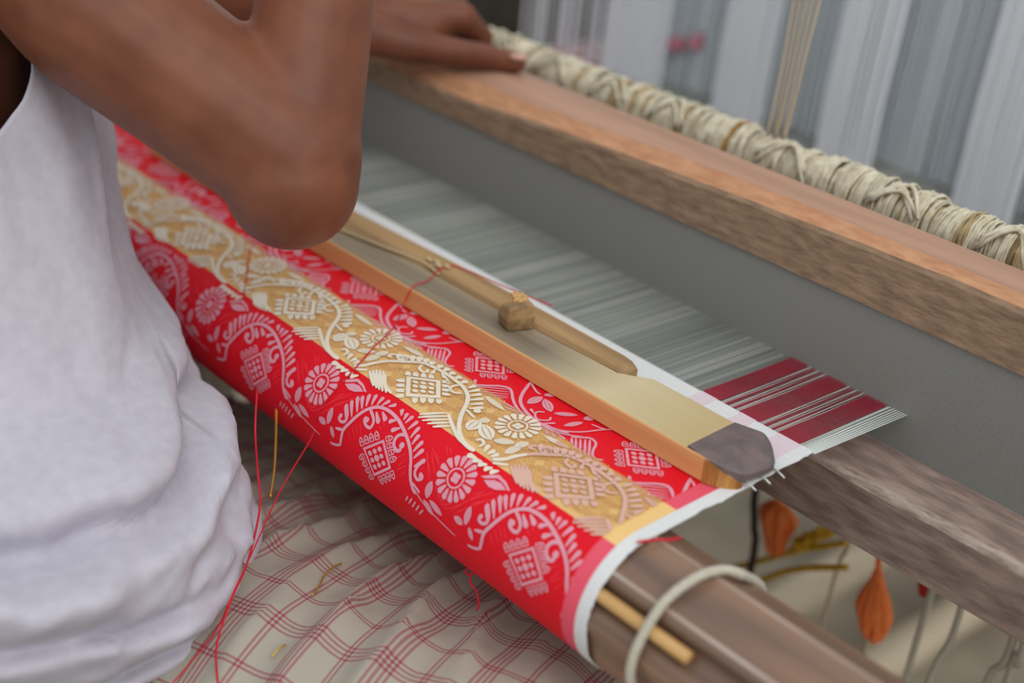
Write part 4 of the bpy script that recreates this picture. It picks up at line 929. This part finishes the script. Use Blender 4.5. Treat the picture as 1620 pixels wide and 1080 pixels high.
# checked wrap over hips and spread thighs, its front running forward over the lap and down
b = MB(); b.uv = []
def wrap_leg(h, k, uoff, sgn):
    ax = (k - h); L = ax.length; ax.normalize()
    fw = Vector((-ax.y * sgn, ax.x * sgn, 0)).normalized(); NU, NV = 150, 130; k0 = len(b.v)
    R = 0.117; LA = 0.27; Lc = math.radians(184) * R; LT = Lc + LA + .22
    for i in range(NU + 1):
        u = -0.10 + (L + 0.10 + 0.22) * i / NU
        past = max(0, u - L - .02)
        for j in range(NV + 1):
            v = LT * j / NV
            if v < Lc:
                ph = math.radians(258) - v / R; q = fw * (R * math.cos(ph)) + Vector((0, 0, R * math.sin(ph))); nn = fw * math.cos(ph) + Vector((0, 0, math.sin(ph)))
            else:
                ph = math.radians(74); q0 = fw * (R * math.cos(ph)) + Vector((0, 0, R * math.sin(ph))); e = v - Lc
                s1 = min(e, LA); q = q0 + fw * (s1 * .97) - Vector((0, 0, s1 * .16 + s1 * s1 * .4)); nn = (fw * .3 + Vector((0, 0, .95)))
                if e > LA: q = q + fw * (.05 * (1 - math.exp(-(e - LA) / .05))) - Vector((0, 0, (e - LA) * .9)); nn = fw
            w1 = noise.noise((v * 9, u * 5, 1.0 + uoff)); w2 = noise.noise((v * 7, u * 9, 2.0 + uoff))
            d = 0.0075 * (1 - 2 * abs(math.sin(u * 88 + v * 6 + 2.6 * w1)) ** .65) * (0.55 + 1.1 * w2)
            d += 0.009 * noise.noise((u * 13, v * 5, 3)) + .0018 * noise.noise((u * 70, v * 30, 4))
            # knee end turns down
            a_ = min(past / R, 1.45) if past > 0 else 0
            uu = u if past <= 0 else L + .02 + R * math.sin(a_) + max(0, past - 1.45 * R) * .12
            dz = 0 if past <= 0 else -R * (1 - math.cos(a_)) - max(0, past - 1.45 * R)
            sc = 1 - .12 * min(1, past / .2)
            P_ = h + ax * uu + q * sc + nn * d + Vector((0, 0, dz))
            b.v.append(tuple(P_)); b.uv.append((u + uoff, v + .031))
    for i in range(NU):
        for j in range(NV): a2 = k0 + i * (NV + 1) + j; b.f.append([a2, a2 + 1, a2 + NV + 2, a2 + NV + 1]); b.mi.append(0)
UPV = Vector((0, 0, .028)); wrap_leg(HR + UPV, KR + UPV, 0.0, 1); wrap_leg(HL + UPV, Vector((-1.02, -0.12, 0.57)), .02, -1)
k0 = len(b.v); NR = 60
for i in range(13):
    z = 0.435 + .018 * i
    for j in range(NR + 1):
        an = 2 * PI * j / NR; b.v.append((-0.60 + .195 * math.cos(an) * (1 - .012 * i * .5), -0.345 + .135 * math.sin(an) * (1 - .008 * i), z)); b.uv.append((z, an * .17))
for i in range(12):
    for j in range(NR): a2 = k0 + i * (NR + 1) + j; b.f.append([a2, a2 + 1, a2 + NR + 2, a2 + NR + 1]); b.mi.append(0)
lo = b.obj('checked_wrap', 'check', per); lo['label'] = 'grey beige wrap with maroon checks over the lap'

# ------------------------------------------------------------------ loose threads
def thread(label, pts, r, mat, sm=8):
    b = MB(); b.tube(spline(pts, sm), r, 6); tag(b.obj('loose_thread', mat), label, 'thread')
thread('red thread lying over the stretcher bars and down across the gold band', [(-0.200, 0.010, 0.8165), (-0.244, 0.0035, 0.8155), (-0.283, -0.002, 0.8150), (-0.286, -0.014, 0.8142), (-0.279, -0.030, 0.8120), (-0.276, -0.045, 0.8118), (-0.277, -0.052, 0.7985), (-0.261, -0.070, 0.7955), (-0.247, -0.098, 0.7925), (-0.236, -0.121, 0.7877), (-0.240, -0.1425, 0.7640), (-0.243, -0.1445, 0.745), (-0.224, -0.180, 0.727), (-0.197, -0.218, 0.709), (-0.182, -0.240, 0.698), (-0.183, -0.2475, 0.680), (-0.177, -0.263, 0.673), (-0.173, -0.283, 0.662)], 0.00045, 'redthread')
thread('short red thread lying across the gold band beside the vest', [(-0.420, -0.078, 0.7938), (-0.413, -0.084, 0.7932), (-0.385, -0.104, 0.7918), (-0.358, -0.124, 0.7868)], 0.00045, 'redthread')
thread('red thread hanging along the edge of the white vest', [(-0.268, -0.170, 0.772), (-0.243, -0.187, 0.762), (-0.238, -0.188, 0.737), (-0.222, -0.196, 0.722), (-0.198, -0.219, 0.706), (-0.181, -0.241, 0.696), (-0.171, -0.256, 0.678), (-0.150, -0.268, 0.671)], 0.00065, 'redthread')
thread('gold thread hanging from the red cloth beside the vest', [(-0.296, -0.1375, 0.752), (-0.286, -0.143, 0.737), (-0.261, -0.160, 0.719), (-0.244, -0.174, 0.709)], 0.0007, 'goldthread')
thread('curly red thread end hanging from the beam edge of the cloth', [(-0.100, -0.136, 0.728), (-0.106, -0.130, 0.722), (-0.109, -0.128, 0.713), (-0.104, -0.127, 0.716), (-0.101, -0.129, 0.722), (-0.104, -0.129, 0.712), (-0.099, -0.1275, 0.706), (-0.096, -0.1275, 0.699), (-0.0975, -0.1275, 0.694)], 0.0006, 'redthread')
thread('short gold thread snippet lying on the checked lap', [(-0.1990, -0.1500, 0.6760), (-0.1950, -0.1600, 0.6790), (-0.1910, -0.1690, 0.6788), (-0.1830, -0.1780, 0.6800), (-0.1770, -0.1870, 0.6802)], 0.0006, 'goldthread')
thread('tiny gold thread snippet near the lower edge of the lap', [(-0.1480, -0.2250, 0.6795), (-0.1470, -0.2300, 0.6800), (-0.1455, -0.2360, 0.6775)], 0.0006, 'goldthread')
thread('red thread ends poking from the white selvedge onto the beam', [(-0.0010, -0.1120, 0.7912), (0.0040, -0.1040, 0.7925), (0.0085, -0.0960, 0.7922), (0.0090, -0.0900, 0.7918)], 0.0008, 'redthread')
